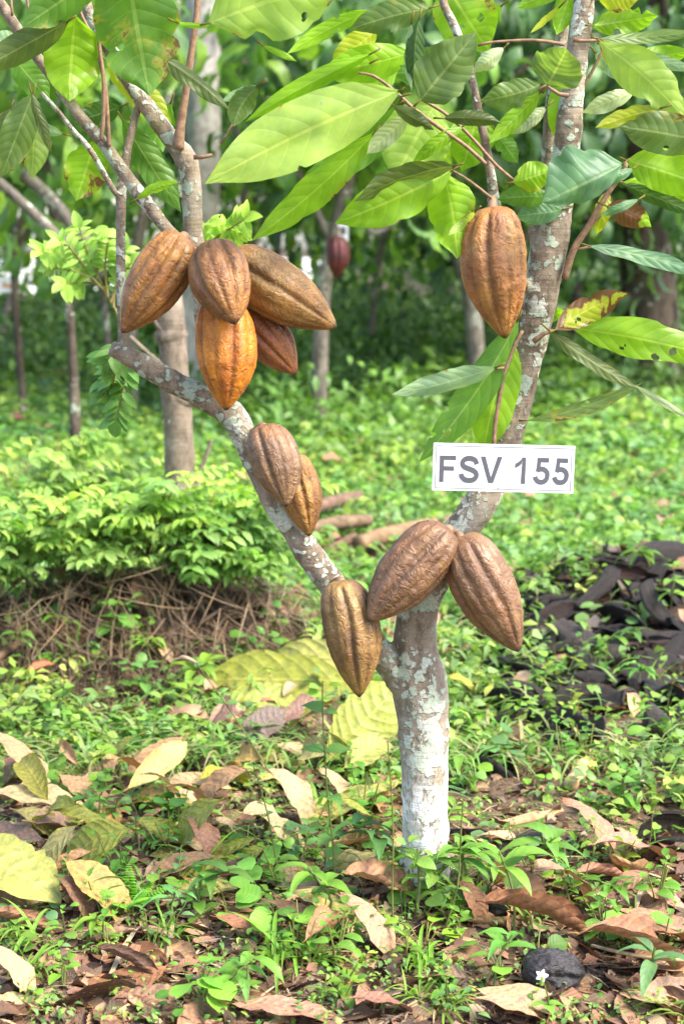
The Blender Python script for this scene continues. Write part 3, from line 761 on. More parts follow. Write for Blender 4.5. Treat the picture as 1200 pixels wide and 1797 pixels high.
def stroke(path, w, n=9):
    pts, _ = smooth_path([V((x, y, 0)) for x, y in path], [1]*len(path), .03)
    Lf, Rt = [], []
    for i, p in enumerate(pts):
        t = (pts[min(i+1, len(pts)-1)]-pts[max(i-1, 0)]).normalized(); nrm = V((-t.y, t.x, 0))
        Lf.append((p+nrm*w/2)); Rt.append((p-nrm*w/2))
    return [[tuple(a.xy), tuple(b.xy), tuple(d.xy), tuple(c.xy)] for a, b, c, d in zip(Lf[:-1], Lf[1:], Rt[:-1], Rt[1:])]
Sg = stroke([(.80, .70), (.74, .83), (.60, .90), (.45, .915), (.28, .875), (.19, .78), (.19, .67), (.28, .585), (.46, .525), (.64, .465), (.77, .38), (.80, .27), (.73, .15), (.58, .09), (.45, .085), (.29, .12), (.17, .22), (.13, .33)], .20)
five = [[(.245, 1.0), (.245, .83), (.735, .83), (.735, 1.0)], [(.245, .83), (.20, .47), (.365, .50), (.40, .83)]] + stroke([(.255, .50), (.34, .565), (.46, .58), (.60, .53), (.685, .42), (.685, .28), (.62, .15), (.48, .085), (.33, .10), (.22, .18), (.175, .29)], .19)
GL = {'F': [[(.09, 0), (.28, 0), (.28, 1), (.09, 1)], [(.28, .835), (.80, .835), (.80, 1), (.28, 1)], [(.28, .435), (.72, .435), (.72, .60), (.28, .60)]],
      'S': Sg, 'V': [[(.0, 1), (.36, 0), (.57, 0), (.465, .22), (.205, 1)], [(.57, 0), (.94, 1), (.735, 1), (.465, .22)]],
      '1': [[(.40, 0), (.59, 0), (.59, 1), (.44, 1)], [(.44, 1), (.40, .745), (.27, .65), (.13, .59), (.13, .755), (.27, .825), (.38, .92)]], '5': five}
poly_obj('smudge', [[((x+114)*u1, (y+4.5)*u1) for x, y in ((0, 0), (3, -1.2), (4, 1.5), (7, 3), (5, 3.6), (2.5, 2.4), (-.5, 3.2))]], .0001, .0003, 'smudge', sign)
ch = 47*u1; xs = [('F', 8.), ('S', 44.5), ('V', 83.5), ('1', 139.), ('5', 172.8), ('5', 206.5)]; y0 = 15.*u1
for c, xo in xs:
    kx = ch*(.86 if c != '5' else .88)
    poly_obj('letter', [[(xo*u1+x*kx, y0+y*ch) for x, y in pl] for pl in GL[c]], .0001, .0005, 'ink', sign)

# ------------------------------------------------------------------ things on the ground
LM = []            # landmarks (phrase, point)
def lm(phrase, p): LM.append((phrase, V((p.x, p.y, 0))))
lm('the whitewashed trunk foot', root)
used = {}
def auto_label(look, p, self_phrase=None):
    """a label from its look and the landmarks it lies by"""
    c = sorted(((V((p.x, p.y, 0))-q).length, ph, q) for ph, q in LM if ph != self_phrase)
    opts = []
    for k in range(min(3, len(c))):
        d, ph, q = c[k]
        rel = ('behind' if p.y-q.y > .04 else 'in front of' if q.y-p.y > .04 else 'beside')
        near = 'just ' if d < .09 else ''
        opts.append(f'{look} {near}{rel} {ph}')
    for k in ((0, 1), (0, 2), (1, 2)):
        if max(k) < len(c): opts.append(f'{look} between {c[k[0]][1]} and {c[k[1]][1]}')
    for o in opts:
        o = ' '.join(o.split())
        if 4 <= len(o.split()) <= 16 and o not in used: used[o] = 1; return o
    o = ' '.join(opts[0].split()); used[o] = used.get(o, 0)+1
    return o

# ---- dead leaves
def dead_tpl(k):
    prm = [dict(curl=.55, droop=.35, wave=.16), dict(curl=1.1, droop=.5, wave=.2), dict(curl=.25, droop=.7, wave=.22), dict(curl=1.7, droop=.3, wave=.24), dict(fold=.6, droop=.4, wave=.22), dict(curl=.3, droop=.15, wave=.10), dict(curl=.9, droop=.9, wave=.28), dict(curl=1.3, droop=-.35, wave=.3)][k]
    Vt, Q, UV = leaf_tpl(22, 13, .205, prof=cacao_w, seed=k, **prm)
    for i in range(len(Vt)):
        q = V(Vt[i]); u, v = UV[i]
        Vt[i, 2] += .030*noise.noise(q*4+V((k*3, 0, 0)))+.016*noise.noise(q*11+V((k, 0, 0)))
        e = abs(2*v-1)
        if e > .75: Vt[i, 1] *= 1-.26*abs(noise.noise(V((u*9, k, v))))
    Vt[:, 0] -= .5
    Vt[:, 2] -= np.percentile(Vt[:, 2], 6)
    mb = MB().add(Vt, Q, None, UV, (1, 1, 1, .0))
    st, F, F3, u2 = tube_arrays([V((-.5, 0, Vt[:13, 2].mean())), V((-.54, .004, Vt[:13, 2].mean()+.01)), V((-.58, .012, Vt[:13, 2].mean()+.005))], [.009, .008, .01], 6, .02)
    mb.add(st, F, F3, np.full((len(st), 2), .8), (.9, .8, .6, 0))
    return Vt, Q, UV, mb
DEAD = [dead_tpl(k) for k in range(8)]
DEADM = {}
def dead_mesh(k, dmg, mat='dead'):
    key = (k, dmg, mat)
    if key not in DEADM:
        mb = DEAD[k][3]; me = mb.mesh('fallen_leaf', M[mat])
        if dmg:
            a = me.color_attributes['tint']; n = len(me.vertices); b = np.empty(n*4, np.float32); a.data.foreach_get('color', b); b[3::4] = dmg; a.data.foreach_set('color', b)
        DEADM[key] = me
    return DEADM[key]
def norm_at(x, y):
    e = .03
    return V((g(x-e, y)-g(x+e, y), g(x, y-e)-g(x, y+e), 2*e)).normalized()
def place_leaf(a, b, wr, col, k, lift=0., pitch=0., roll=0., dmg=0., label=None, phrase=None, flip=False, arch=1., stand=False, face=None):
    """a,b: photo pixels of its two ends on the ground"""
    if stand and b[1] > a[1]: a, b = b, a
    pa, pb = G(*a), G(*b)
    if stand:
        pb = P(*b, pa.y+.05*(1 if b[1] < a[1] else -1)); pb.z = max(pb.z, g(pb.x, pb.y)+.01)
    d = pb-pa; L = max(d.length, .03)
    c = (pa+pb)/2; yaw = math.atan2(d.y, d.x)
    n = norm_at(c.x, c.y)
    o = link('fallen_leaf', dead_mesh(k, dmg, 'fresh' if col[1] > col[0]*.93 else 'dead'))
    if stand:
        x = d.normalized(); n = V((0, -.75, .66) if not face else face); n = (n-x*n.dot(x)).normalized(); y = n.cross(x)
        m = Matrix((x, y, n)).transposed() @ Euler((roll, 0, 0)).to_matrix()
        o.rotation_euler = m.to_euler(); o.scale = (L, L*wr/.205, L*arch); o.location = c+V((0, 0, .006+lift)); o.color = (*col, 1)
        if phrase: lm(phrase, c)
        return tag(o, label, 'fallen leaf', 'fallen leaves around the cacao tree')
    q = n.to_track_quat('Z', 'Y').to_matrix()
    x = V((math.cos(yaw), math.sin(yaw), 0)); x = (x-n*x.dot(n)).normalized(); y = n.cross(x)
    m = Matrix((x, y, n)).transposed() @ Euler((roll, -pitch, 0)).to_matrix()
    if flip: m = m @ Matrix.Rotation(math.pi, 3, 'X')
    o.rotation_euler = m.to_euler()
    o.scale = (L, L*wr/.205, L*arch)
    base = V((c.x, c.y, g(c.x, c.y)))
    # rest on the ground: lowest corner of the turned leaf just touches
    Vt = DEAD[k][0]*np.array([L, L*wr/.205, L*arch]); W = Vt @ np.array(m).T
    lowz = np.percentile(W[:, 2], 12)
    o.location = base+V((0, 0, -lowz+.002+lift))
    o.color = (*col, 1)
    if phrase: lm(phrase, c)
    o['_p'] = tuple(c)
    tag(o, label, 'fallen leaf', 'fallen leaves around the cacao tree')
    return o
YG = (.27, .30, .045); YP = (.37, .37, .10); CR = (.47, .38, .19); TN = (.38, .235, .12); RB = (.21, .10, .05); BR = (.175, .10, .06); DB = (.11, .065, .042); GB = (.17, .115, .085); PK = (.33, .20, .12); PT_ = (.42, .29, .165)
traced = [
 # a, b, width ratio, colour, shape, kw, label, landmark phrase
 ((342, 1218), (655, 1226), .17, YG, 5, dict(stand=True, lift=.012, arch=.6, dmg=.12), 'large yellow green leaf lying flat behind the mauve dead leaves', 'the large yellow green leaf'),
 ((450, 1190), (700, 1212), .15, YP, 0, dict(stand=True, lift=.03, arch=.6, dmg=.1), 'pale yellow green leaf draped over the large flat leaf under the olive pod', None),
 ((375, 1252), (525, 1245), .24, (.27, .31, .05), 5, dict(stand=True, lift=-.005), 'duller green leaf under the large yellow green leaf', None),
 ((704, 1215), (575, 1352), .30, (.34, .38, .08), 5, dict(stand=True, lift=.012, dmg=.1, arch=.6, face=(.1, -.9, .4)), 'ribbed yellow green leaf propped against the side of the trunk', 'the ribbed yellow leaf at the trunk'),
 ((690, 1300), (605, 1370), .25, (.33, .36, .10), 4, dict(stand=True, dmg=.2), 'torn pale yellow leaf under the ribbed leaf', None),
 ((704, 1408), (540, 1460), .24, YP, 5, dict(lift=.01, roll=.2, dmg=.1), 'pale yellow leaf with brown edge touching the whitewashed trunk', 'the pale leaf touching the trunk'),
 ((-90, 1560), (112, 1612), .27, (.34, .36, .09), 5, dict(lift=.03, roll=.3, arch=1.3), 'broad pale yellow green leaf cut by the frame, above a brown one', 'the broad pale yellow green leaf'),
 ((-20, 1440), (195, 1432), .17, CR, 0, dict(roll=.2), 'long cream leaf with a green side at the edge of the litter', 'the long cream leaf'),
 ((90, 1470), (210, 1490), .2, YG, 4, {}, 'dull yellow green folded leaf in front of the long cream leaf', None),
 ((88, 1425), (28, 1320), .24, (.30, .30, .05), 1, dict(stand=True, dmg=.25), 'upright yellow green leaf speckled with brown spots', 'the upright speckled leaf'),
 ((225, 1395), (338, 1300), .17, (.52, .44, .16), 0, dict(stand=True, roll=.3), 'bright cream yellow leaf standing on a stick', 'the cream yellow leaf'),
 ((352, 1400), (448, 1372), .18, (.38, .38, .04), 4, {}, 'bright yellow green folded leaf among brown scraps', 'the folded yellow leaf'),
 ((425, 1478), (525, 1440), .24, CR, 2, dict(stand=True, roll=-.3), 'cream leaf turned up at its edge below the folded yellow leaf', None),
 ((385, 1330), (470, 1372), .26, (.30, .21, .06), 6, dict(stand=True), 'ochre leaf rolled at its edge in front of the mauve dead leaves', None),
 ((190, 1395), (295, 1372), .22, (.46, .26, .11), 2, {}, 'orange tan leaf in front of the cream yellow leaf', None),
 ((300, 1450), (400, 1425), .25, TN, 6, {}, 'tan leaf with a torn side behind the feathery seedling', None),
 ((418, 1318), (502, 1248), .27, (.15, .115, .095), 5, dict(stand=True), 'grey mauve dead leaf under the large yellow green leaf', 'the grey mauve dead leaf'),
 ((505, 1300), (585, 1235), .3, (.19, .115, .085), 1, dict(stand=True, roll=-.2), 'red brown leaf with a torn hole beside the grey mauve one', 'the torn red brown leaf'),
 ((490, 1325), (590, 1365), .3, (.27, .25, .09), 6, dict(stand=True), 'withered olive leaf hanging over the torn red brown leaf', None),
 ((345, 1255), (430, 1290), .36, (.22, .135, .095), 2, dict(stand=True), 'dull brown leaf under the stem of the large yellow green leaf', None),
 ((172, 1702), (290, 1725), .2, DB, 3, dict(lift=.004), 'dark brown furled leaf with strong ribs near the bottom', 'the dark furled leaf'),
 ((380, 1640), (492, 1650), .17, (.25, .115, .065), 0, dict(roll=.25), 'reddish leaf lying flat in front of the clump of seedlings', 'the flat reddish leaf'),
 ((395, 1622), (470, 1618), .2, RB, 4, {}, 'small reddish folded leaf behind the flat reddish leaf', None),
 ((535, 1675), (596, 1590), .2, (.36, .20, .105), 1, dict(stand=True), 'tan curled leaf standing on its tip', 'the standing tan leaf'),
 ((105, 1602), (190, 1625), .25, BR, 6, {}, 'brown crumpled leaf touching the broad pale yellow green leaf', None),
 ((-30, 1640), (105, 1638), .23, (.24, .125, .07), 3, {}, 'brown rolled leaf under the broad pale yellow green leaf', 'the brown rolled leaf'),
 ((-30, 1730), (95, 1752), .24, PT_, 2, {}, 'light tan leaf at the bottom edge of the litter', 'the light tan leaf'),
 ((598, 1645), (725, 1688), .19, (.36, .23, .14), 2, {}, 'dusty tan wavy leaf in front of the trunk foot', 'the dusty wavy leaf'),
 ((615, 1585), (738, 1580), .42, (.36, .20, .11), 3, dict(arch=1.5, lift=.012), 'domed orange brown leaf against the trunk foot', 'the domed orange brown leaf'),
 ((850, 1655), (1060, 1662), .17, RB, 3, dict(lift=.012, arch=1.3), 'large red brown curled leaf behind the black wrinkled pod', 'the large red brown leaf'),
 ((1040, 1690), (1240, 1655), .20, (.26, .125, .065), 0, dict(lift=.006), 'broad brown leaf next to the large red brown one', 'the broad brown leaf'),
 ((1010, 1735), (1230, 1700), .17, (.25, .13, .07), 1, {}, 'brown leaf with a lifted edge behind the thin stick', None),
 ((835, 1752), (1030, 1790), .2, PT_, 5, dict(roll=.1), 'pale bleached leaf in front of the black wrinkled pod', 'the pale bleached leaf'),
 ((830, 1800), (985, 1800), .2, (.42, .24, .14), 0, {}, 'pinkish brown leaf cut by the bottom of the view', None),
 ((1085, 1755), (1230, 1775), .22, (.45, .29, .17), 5, {}, 'smooth tan leaf with a hole in the corner', 'the smooth tan leaf'),
 ((925, 1612), (1085, 1588), .2, PK, 2, {}, 'dusty pink leaf behind the large red brown leaf', 'the dusty pink leaf'),
 ((815, 1552), (915, 1562), .26, (.42, .30, .11), 6, dict(lift=.012), 'yellowish tan hooded leaf beside the trunk', 'the hooded tan leaf'),
 ((1040, 1545), (1195, 1500), .2, (.34, .20, .13), 0, {}, 'brown leaf in the shade of the lanky weed', None),
 ((985, 1478), (1115, 1505), .2, (.35, .18, .11), 2, {}, 'reddish tan leaf behind the grass tufts', 'the reddish tan leaf'),
 ((1120, 1588), (1215, 1608), .25, (.40, .22, .15), 0, {}, 'pink brown leaf by the edge beyond the broad brown leaf', None),
 ((400, 1790), (605, 1792), .2, (.34, .18, .12), 5, {}, 'flat brown leaf along the bottom of the view', 'the flat bottom leaf'),
 ((610, 1795), (740, 1770), .2, (.26, .13, .09), 0, {}, 'brown leaf beside the flat bottom leaf', None),
 ((780, 1225), (838, 1236), .22, (.42, .42, .06), 4, dict(lift=.02), 'small bright yellow leaf poking out behind the trunk', 'the small bright yellow leaf'),
 ((785, 1250), (832, 1262), .25, (.45, .40, .18), 5, {}, 'pale straw coloured leaf under the small bright yellow one', None),
 ((100, 1300), (140, 1360), .2, (.42, .26, .15), 3, dict(stand=True), 'narrow pinkish leaf standing at the edge of the mound', None),
 ((-20, 1375), (120, 1400), .2, (.44, .27, .14), 2, {}, 'tan leaf behind the long cream leaf', None),
 ((330, 1500), (405, 1530), .26, (.28, .15, .09), 6, {}, 'brown leaf under the feathery seedling', None),
 ((840, 1500), (950, 1485), .2, (.44, .30, .18), 0, {}, 'faded tan leaf behind the lanky weed', None),
 ((800, 1600), (870, 1640), .25, (.30, .15, .08), 6, {}, 'rust brown leaf beside the lanky weed stem', None),
 ((1010, 1560), (1110, 1545), .24, (.28, .14, .09), 3, {}, 'rust brown rolled leaf beyond the dusty pink leaf', None),
 ((560, 1400), (640, 1420), .22, (.40, .30, .16), 2, {}, 'tan leaf in front of the ribbed yellow leaf', None),
 ((250, 1420), (340, 1405), .2, (.46, .36, .17), 6, {}, 'cream brown leaf below the cream yellow leaf', None),
 ((470, 1420), (560, 1400), .2, (.42, .34, .10), 2, {}, 'mustard leaf behind the slender weed stem', None),
 ((620, 1500), (700, 1480), .22, (.30, .20, .12), 6, {}, 'drab brown leaf beside the whitewashed trunk', None),
]
tl = []
for a, b, wr, col, k, kw, label, ph in traced:
    used[label] = 1; tl.append(place_leaf(a, b, wr, col, k, label=label, phrase=ph, **kw))
# farther, on the lawn
for a, b, wr, col, k, label in [((70, 690), (175, 688), .22, (.36, .22, .13), 3, 'large pinkish brown leaf lying on the grass far behind the mound'), ((15, 760), (55, 745), .3, (.16, .075, .05), 1, 'dark red leaf on the grass by the mound'),
        ((570, 838), (612, 815), .3, (.34, .18, .11), 2, 'reddish brown leaf on the lawn behind the bronze pod'), ((525, 795), (560, 805), .3, (.38, .25, .16), 0, 'tan leaf on the lawn behind the bronze pod'),
        ((70, 770), (120, 755), .2, (.42, .26, .16), 0, 'pinkish leaf on the grass near the mound'), ((120, 1090), (150, 1075), .4, (.40, .28, .18), 1, 'tan withered leaf resting on the dry grass mound'),
        ((50, 1215), (100, 1195), .3, (.28, .12, .06), 3, 'rusty curled leaf at the foot of the mound'), ((480, 1085), (505, 1110), .3, (.38, .24, .17), 3, 'pinkish curled leaf behind the olive brown pod'),
        ((410, 840), (435, 862), .3, (.46, .34, .2), 3, 'pale leaf standing on the lawn behind the slanting limb'), ((920, 895), (955, 882), .3, (.42, .22, .15), 0, 'pink leaf on the lawn under the sign'), ((780, 892), (760, 880), .3, (.42, .24, .16), 0, 'small pink leaf on the lawn beside the trunk'),
        ((670, 570), (720, 560), .2, (.32, .18, .12), 0, 'brown leaf on the distant lawn under the fruiting branch'), ((1130, 850), (1170, 860), .3, (.38, .2, .13), 2, 'brown leaf on the lawn behind the husk heap')]:
    used[label] = 1; tl.append(place_leaf(a, b, wr, col, k, label=label, lift=.02, stand=True, face=V((0, -.5, .85))))

# ---- husks, stone-like black pod, logs, sticks
def husk_tpl(k):
    rs = random.Random(k); arc = [math.pi*1.05, math.pi*.75, math.pi*1.25, math.pi*1.0, math.pi*.9][k]
    nu, nv = 22, 13; L = 1.; out = []; inn = []
    for i in range(nu):
        t = i/(nu-1)
        w = float(np.interp(t, [0, .05, .2, .45, .7, .9, 1], [.30, .55, .88, 1, .86, .42, .06]))
        if k in (1, 3): w = float(np.interp(t, [0, .1, .45, .8, 1], [.75, .9, 1, .8, .45]))
        for j in range(nv):
            s = -1+2*j/(nv-1); th = s*arc/2
            rr = .20*w*(1+.07*math.cos(th*8+k)+.12*noise.noise(V((t*4, s*2, k*4.)))+.05*noise.noise(V((t*13, s*6, k*4.))))
            e = 1-.10*abs(noise.noise(V((t*9, k, s))))*(abs(s) > .8)
            bend = .10*math.sin(t*3+k)*(-1)**k
            for lst, q in ((out, 1.), (inn, .84)):
                lst.append((t-.5, rr*q*math.sin(th)*e+bend, .21*w-rr*q*math.cos(th)*e))
    mb = MB(); n = nu*nv; F = grid_faces(nu, nv)
    Vt = np.array(out+inn); T = np.tile(np.array([.030, .024, .021, 0]), (2*n, 1)); T[n:, :3] = (.040, .018, .014)
    F2 = F[:, ::-1]+n
    rim = []
    for i in range(nu-1):
        for j in (0, nv-1): rim.append((i*nv+j, (i+1)*nv+j, n+(i+1)*nv+j, n+i*nv+j))
    for j in range(nv-1):
        for i in (0, nu-1): rim.append((i*nv+j, i*nv+j+1, n+i*nv+j+1, n+i*nv+j))
    Vt[:, 2] -= Vt[:, 2].min()
    mb.add(Vt, np.concatenate([F, F2, np.array(rim)]), None, None, T)
    return mb.mesh('husk_shell', M['husk']), Vt
HM = [husk_tpl(k) for k in range(5)]
HPH = 'the black husk heap'; lm(HPH, HUSK)
husks = [ # a, b, shape, flip, roll, lift, tone, label
 ((950, 1082), (1010, 1088), 0, 1, .2, .0, (1, 1, 1), 'black husk arched over its shadow at the near edge of the heap'),
 ((985, 1135), (1100, 1170), 3, 1, .1, .02, (2.6, 2.3, 2.1), 'long grey ribbed husk slanting down the heap'),
 ((1075, 1010), (1030, 1075), 1, 1, .3, .03, (1.8, 1.6, 1.5), 'cracked husk with a tan split in the middle of the heap'),
 ((1120, 1035), (1160, 1100), 3, 1, -.2, .03, (1.9, 1.7, 1.6), 'grey husk leaning against the cracked one'),
 ((1130, 1000), (1215, 985), 4, 1, .4, .03, (1.8, 1.7, 1.7), 'weathered grey husk on top of the heap'),
 ((1170, 1045), (1225, 1040), 2, 0, .5, .02, (.8, .7, .7), 'black cup of a husk open toward the viewer'),
 ((1050, 1005), (1120, 1030), 1, 0, .7, .02, (1.6, 1.2, 1.), 'upturned brownish husk behind the cracked one'),
 ((1120, 1130), (1205, 1135), 0, 1, .0, .015, (2.2, 2.0, 1.8), 'plump grey ribbed half pod at the edge of the heap'),
 ((1125, 1175), (1225, 1180), 4, 1, .1, .005, (1.3, 1.25, 1.25), 'flattish charcoal husk under the plump grey one'),
 ((955, 1240), (1090, 1228), 0, 0, -.55, .0, (1.1, .85, .75), 'boat shaped open husk with a dark red lining'),
 ((1025, 1195), (1115, 1190), 3, 1, .2, .0, (2.0, 1.9, 1.8), 'silvery grey husk behind the boat shaped one'),
 ((865, 1225), (955, 1235), 3, 1, .1, .0, (1., 1., 1.), 'glossy black husk next to the boat shaped one'),
 ((1110, 1225), (1225, 1200), 1, 1, -.3, .0, (1.5, 1.2, 1.), 'dark brown husk along the front of the heap'),
 ((1075, 1205), (1130, 1225), 2, 0, .4, .0, (1.6, .6, .4), 'rust red broken husk between grey ones'),
 ((1000, 1115), (1075, 1100), 2, 0, .3, .01, (.8, .7, .7), 'black hollow husk behind the long grey ribbed one'),
 ((1085, 1110), (1130, 1150), 4, 0, .5, .015, (.7, .6, .6), 'small black husk scrap under the plump grey half pod'),
 ((885, 1155), (925, 1165), 2, 0, .2, .0, (.8, .6, .5), 'dark hollow husk under the hanging chocolate pod'),
 ((1085, 1060), (1050, 1095), 4, 1, .0, .01, (1.2, 1., .9), 'charcoal husk scrap below the cracked husk'),
 ((1155, 1065), (1190, 1085), 2, 0, 1.0, .03, (1.2, 1.1, 1.), 'small round husk end lying on the heap'),
 ((1090, 985), (1130, 995), 0, 1, .2, .0, (1.2, 1.1, 1.1), 'dark husk at the far side of the heap in the weeds'),
 ((1170, 950), (1230, 960), 3, 1, .2, .0, (1.6, 1.5, 1.5), 'grey husk at the far corner of the heap'),
 ((835, 1345), (910, 1360), 2, 0, -.3, .0, (1.0, .8, .7), 'lone blackened husk cup holding a twig beside the trunk'),
 ((1120, 1345), (1195, 1352), 0, 1, .0, .0, (2.6, 2.0, 1.7), 'round grey brown husk among weeds at the edge'),
 ((775, 1470), (850, 1480), 1, 0, .3, .0, (.9, .8, .8), 'black husk lying right beside the whitewashed trunk'),
 ((845, 1505), (930, 1480), 3, 1, .2, .0, (.9, .8, .8), 'black husk behind the lanky weed'),
 ((1135, 1480), (1225, 1460), 2, 0, .4, .0, (.8, .7, .6), 'charred husk with a ragged rim near the edge'),
 ((820, 1580), (900, 1620), 4, 1, .1, .0, (.8, .75, .75), 'slate black husk under the rust brown leaf'),
]
for a, b, k, fl, roll, lift, tone, label in husks:
    pa = G(*a); pb = G(*b); L0 = math.hypot(a[0]-b[0], a[1]-b[1])/scl((pa+pb)/2); d = pb-pa
    if d.length > 1.45*L0: yy = min(pa.y, pb.y); pa = P(*a, yy+(.04 if a[1] < b[1] else 0)); pb = P(*b, yy+(.04 if b[1] < a[1] else 0)); d = pb-pa
    L = max(.05, d.length); c = (pa+pb)/2
    me, Vt = HM[k]; o = link('cacao_husk', me)
    x = d.normalized(); n = V((0, -.35, .94)); n = (n-x*n.dot(x)).normalized(); y = n.cross(x)
    e = (Matrix((x, y, n)).transposed() @ Euler((math.pi+roll if fl else roll, 0, 0)).to_matrix()).to_euler(); o.rotation_euler = e
    o.scale = (L, L*1.05, L*1.0); W = (Vt*np.array([L, L*1.05, L])) @ np.array(e.to_matrix()).T
    o.location = c-V(tuple(.5*(W.min(0)+W.max(0))))+n*(.28*L*.3+lift); o.color = (*tone, 1)
    used[label] = 1; o.color = (tone[0]*.5, tone[1]*.5, tone[2]*.52, 1); o.scale = (o.scale[0]*1.15, o.scale[1]*1.25, o.scale[2]*1.4)
    tag(o, label, 'pod husk', 'blackened cacao husks on the ground')
for ph, a in (('the boat shaped husk', (1020, 1235)), ('the glossy black husk', (910, 1230)), ('the lone husk cup', (870, 1350)), ('the round grey brown husk', (1155, 1350)), ('the charred ragged husk', (1180, 1470)), ('the plump grey half pod', (1165, 1130)), ('the long grey ribbed husk', (1040, 1150))): lm(ph, G(*a))
R6 = random.Random(77)
HS = ['arched', 'flat', 'hollow', 'ribbed', 'broken', 'curled']; HC = [('black', (.7, .68, .68)), ('charcoal', (1.0, .98, 1.)), ('grey', (1.6, 1.52, 1.5)), ('dark brown', (1.2, .9, .75)), ('ashen', (2.2, 2.05, 1.95))]
for q in range(66):
    px = R6.uniform(900, 1235); py = R6.uniform(950, 1262)
    if q >= 46: px, py = (R6.uniform(850, 1010), R6.uniform(1070, 1255)) if q % 2 else (R6.uniform(960, 1230), R6.uniform(1195, 1300))
    if px < 1000 and py < 1060: continue
    c = G(px, py); k = R6.randrange(5); an = R6.uniform(0, 6.28); L = R6.uniform(.11, .19); n = (norm_at(c.x, c.y)+V((R6.gauss(0, .35), R6.gauss(0, .35), 0))).normalized()
    x = V((math.cos(an), math.sin(an), 0)); x = (x-n*x.dot(n)).normalized(); y = n.cross(x)
    me, Vt = HM[k]; o = link('cacao_husk', me); fl = R6.random() < .6
    e = (Matrix((x, y, n)).transposed() @ Euler((math.pi if fl else 0, 0, 0)).to_matrix()).to_euler(); o.rotation_euler = e; o.scale = (L, L*1.2, L*1.35)
    W = (Vt*L) @ np.array(e.to_matrix()).T; o.location = c-V(tuple(.5*(W.min(0)+W.max(0))))+n*.05*L
    nm, tone = R6.choice(HC); o.color = (tone[0]*.48, tone[1]*.48, tone[2]*.5, 1)
    tag(o, auto_label(f"{'small' if L < .145 else 'larger'} {HS[R6.randrange(6)]} {nm} husk", c), 'pod husk', 'blackened cacao husks on the ground')

# wrinkled black pod
pb0 = G(915, 1738); pb1 = G(1026, 1732)
mb = pod_mesh('old_pod', pb0+V((0, 0, .030)), pb1+V((0, 0, .018)), .029, (.035, .030, .032), (.02, .017, .018), .4, 41, 1.1, 44, 70, fat=.5, crinkle=4.5)
o = mb.build('old_pod', M['husk']); o.color = (.55, .55, .6, 1)
tag(o, 'black wrinkled pod lying in the litter behind the tiny white flower', 'cacao pod'); lm('the black wrinkled pod', (pb0+pb1)/2)

def log(path, label, mat='wood', name='log', cat='cut branch', seg=14, rough=.08, lift=0., group=None, phrase=None):
    """path: (px,py,width px) on the ground"""
    pts = []; rad = []
    for x, y, w in path:
        p = G(x, y); r = w/2/scl(p); pts.append(p+V((0, 0, r*.8+lift))); rad.append(r)
    mb = MB(); a, F, F3, UV = tube_arrays(pts, rad, seg, .012, rough, 22, True, len(path)+int(path[0][0])); mb.add(a, F, F3, UV)
    used[label] = 1
    if phrase: lm(phrase, pts[len(pts)//2])
    return tag(mb.build(name, M[mat]), label, cat, group)
log([(540, 945, 24), (585, 930, 24), (630, 917, 20)], 'smooth mauve brown branch with a clean cut end on the pile', group='cut branches behind the trunk', lift=.075).color = (.58, .52, .54, 1)
log([(545, 965, 22), (600, 955, 26), (648, 948, 20)], 'knobbly branch beneath the smooth one on the pile', group='cut branches behind the trunk', lift=.05).color = (.62, .6, .56, 1)
log([(628, 985, 28), (690, 968, 30), (790, 945, 26)], 'thick tan branch running behind the dark chocolate pod', group='cut branches behind the trunk', lift=.035, phrase='the pile of cut branches').color = (.8, .74, .62, 1)
log([(560, 1000, 18), (620, 968, 18)], 'short forked branch end at the bottom of the pile', group='cut branches behind the trunk', lift=.03).color = (.5, .46, .42, 1)
log([(785, 628, 14), (820, 634, 14), (850, 642, 12)], 'pale broken branch on the distant lawn').color = (1.6, 1.4, 1.2, 1)
log([(-10, 1180, 14), (50, 1140, 14), (105, 1105, 12)], 'dark stick leaning into the dry grass mound', lift=.02).color = (.55, .5, .45, 1)
log([(165, 1372, 7), (240, 1335, 8), (320, 1295, 8)], 'straight brown stick under the cream yellow leaf', 'stick', 'stick', 'stick', 8, .1, .01, phrase='the straight brown stick')
log([(1036, 1700, 6), (1110, 1718, 7), (1215, 1730, 7)], 'thin pale stick lying over the brown leaves', 'stick', 'stick', 'stick', 8, .1, .03, phrase='the thin pale stick').color = (1.2, 1.1, .9, 1)
log([(860, 1452, 18), (920, 1440, 22), (985, 1422, 14)], 'flat tan scrap of rotten wood on bare soil', 'stick', 'stick', 'stick', 10, .2, -.008, phrase='the rotten wood scrap').color = (1.2, 1.1, .9, 1)
log([(1000, 1388, 26), (1018, 1362, 28), (1036, 1338, 16)], 'pale barkless stub of wood on the bare soil', 'stick', 'stick', 'stick', 12, .18, 0, phrase='the pale wood stub').color = (1.7, 1.55, 1.3, 1)
log([(930, 1350, 12), (1000, 1330, 14), (1040, 1318, 10)], 'yellowish strip of rotten bark behind the pale wood stub', 'stick', 'stick', 'stick', 8, .2, -.004).color = (1.1, 1., .6, 1)
log([(860, 1200, 10), (880, 1205, 10), (840, 1225, 8)], 'short brown stick between the trunk and the husks', 'stick', 'stick', 'stick', 8, .15).color = (.8, .6, .5, 1)

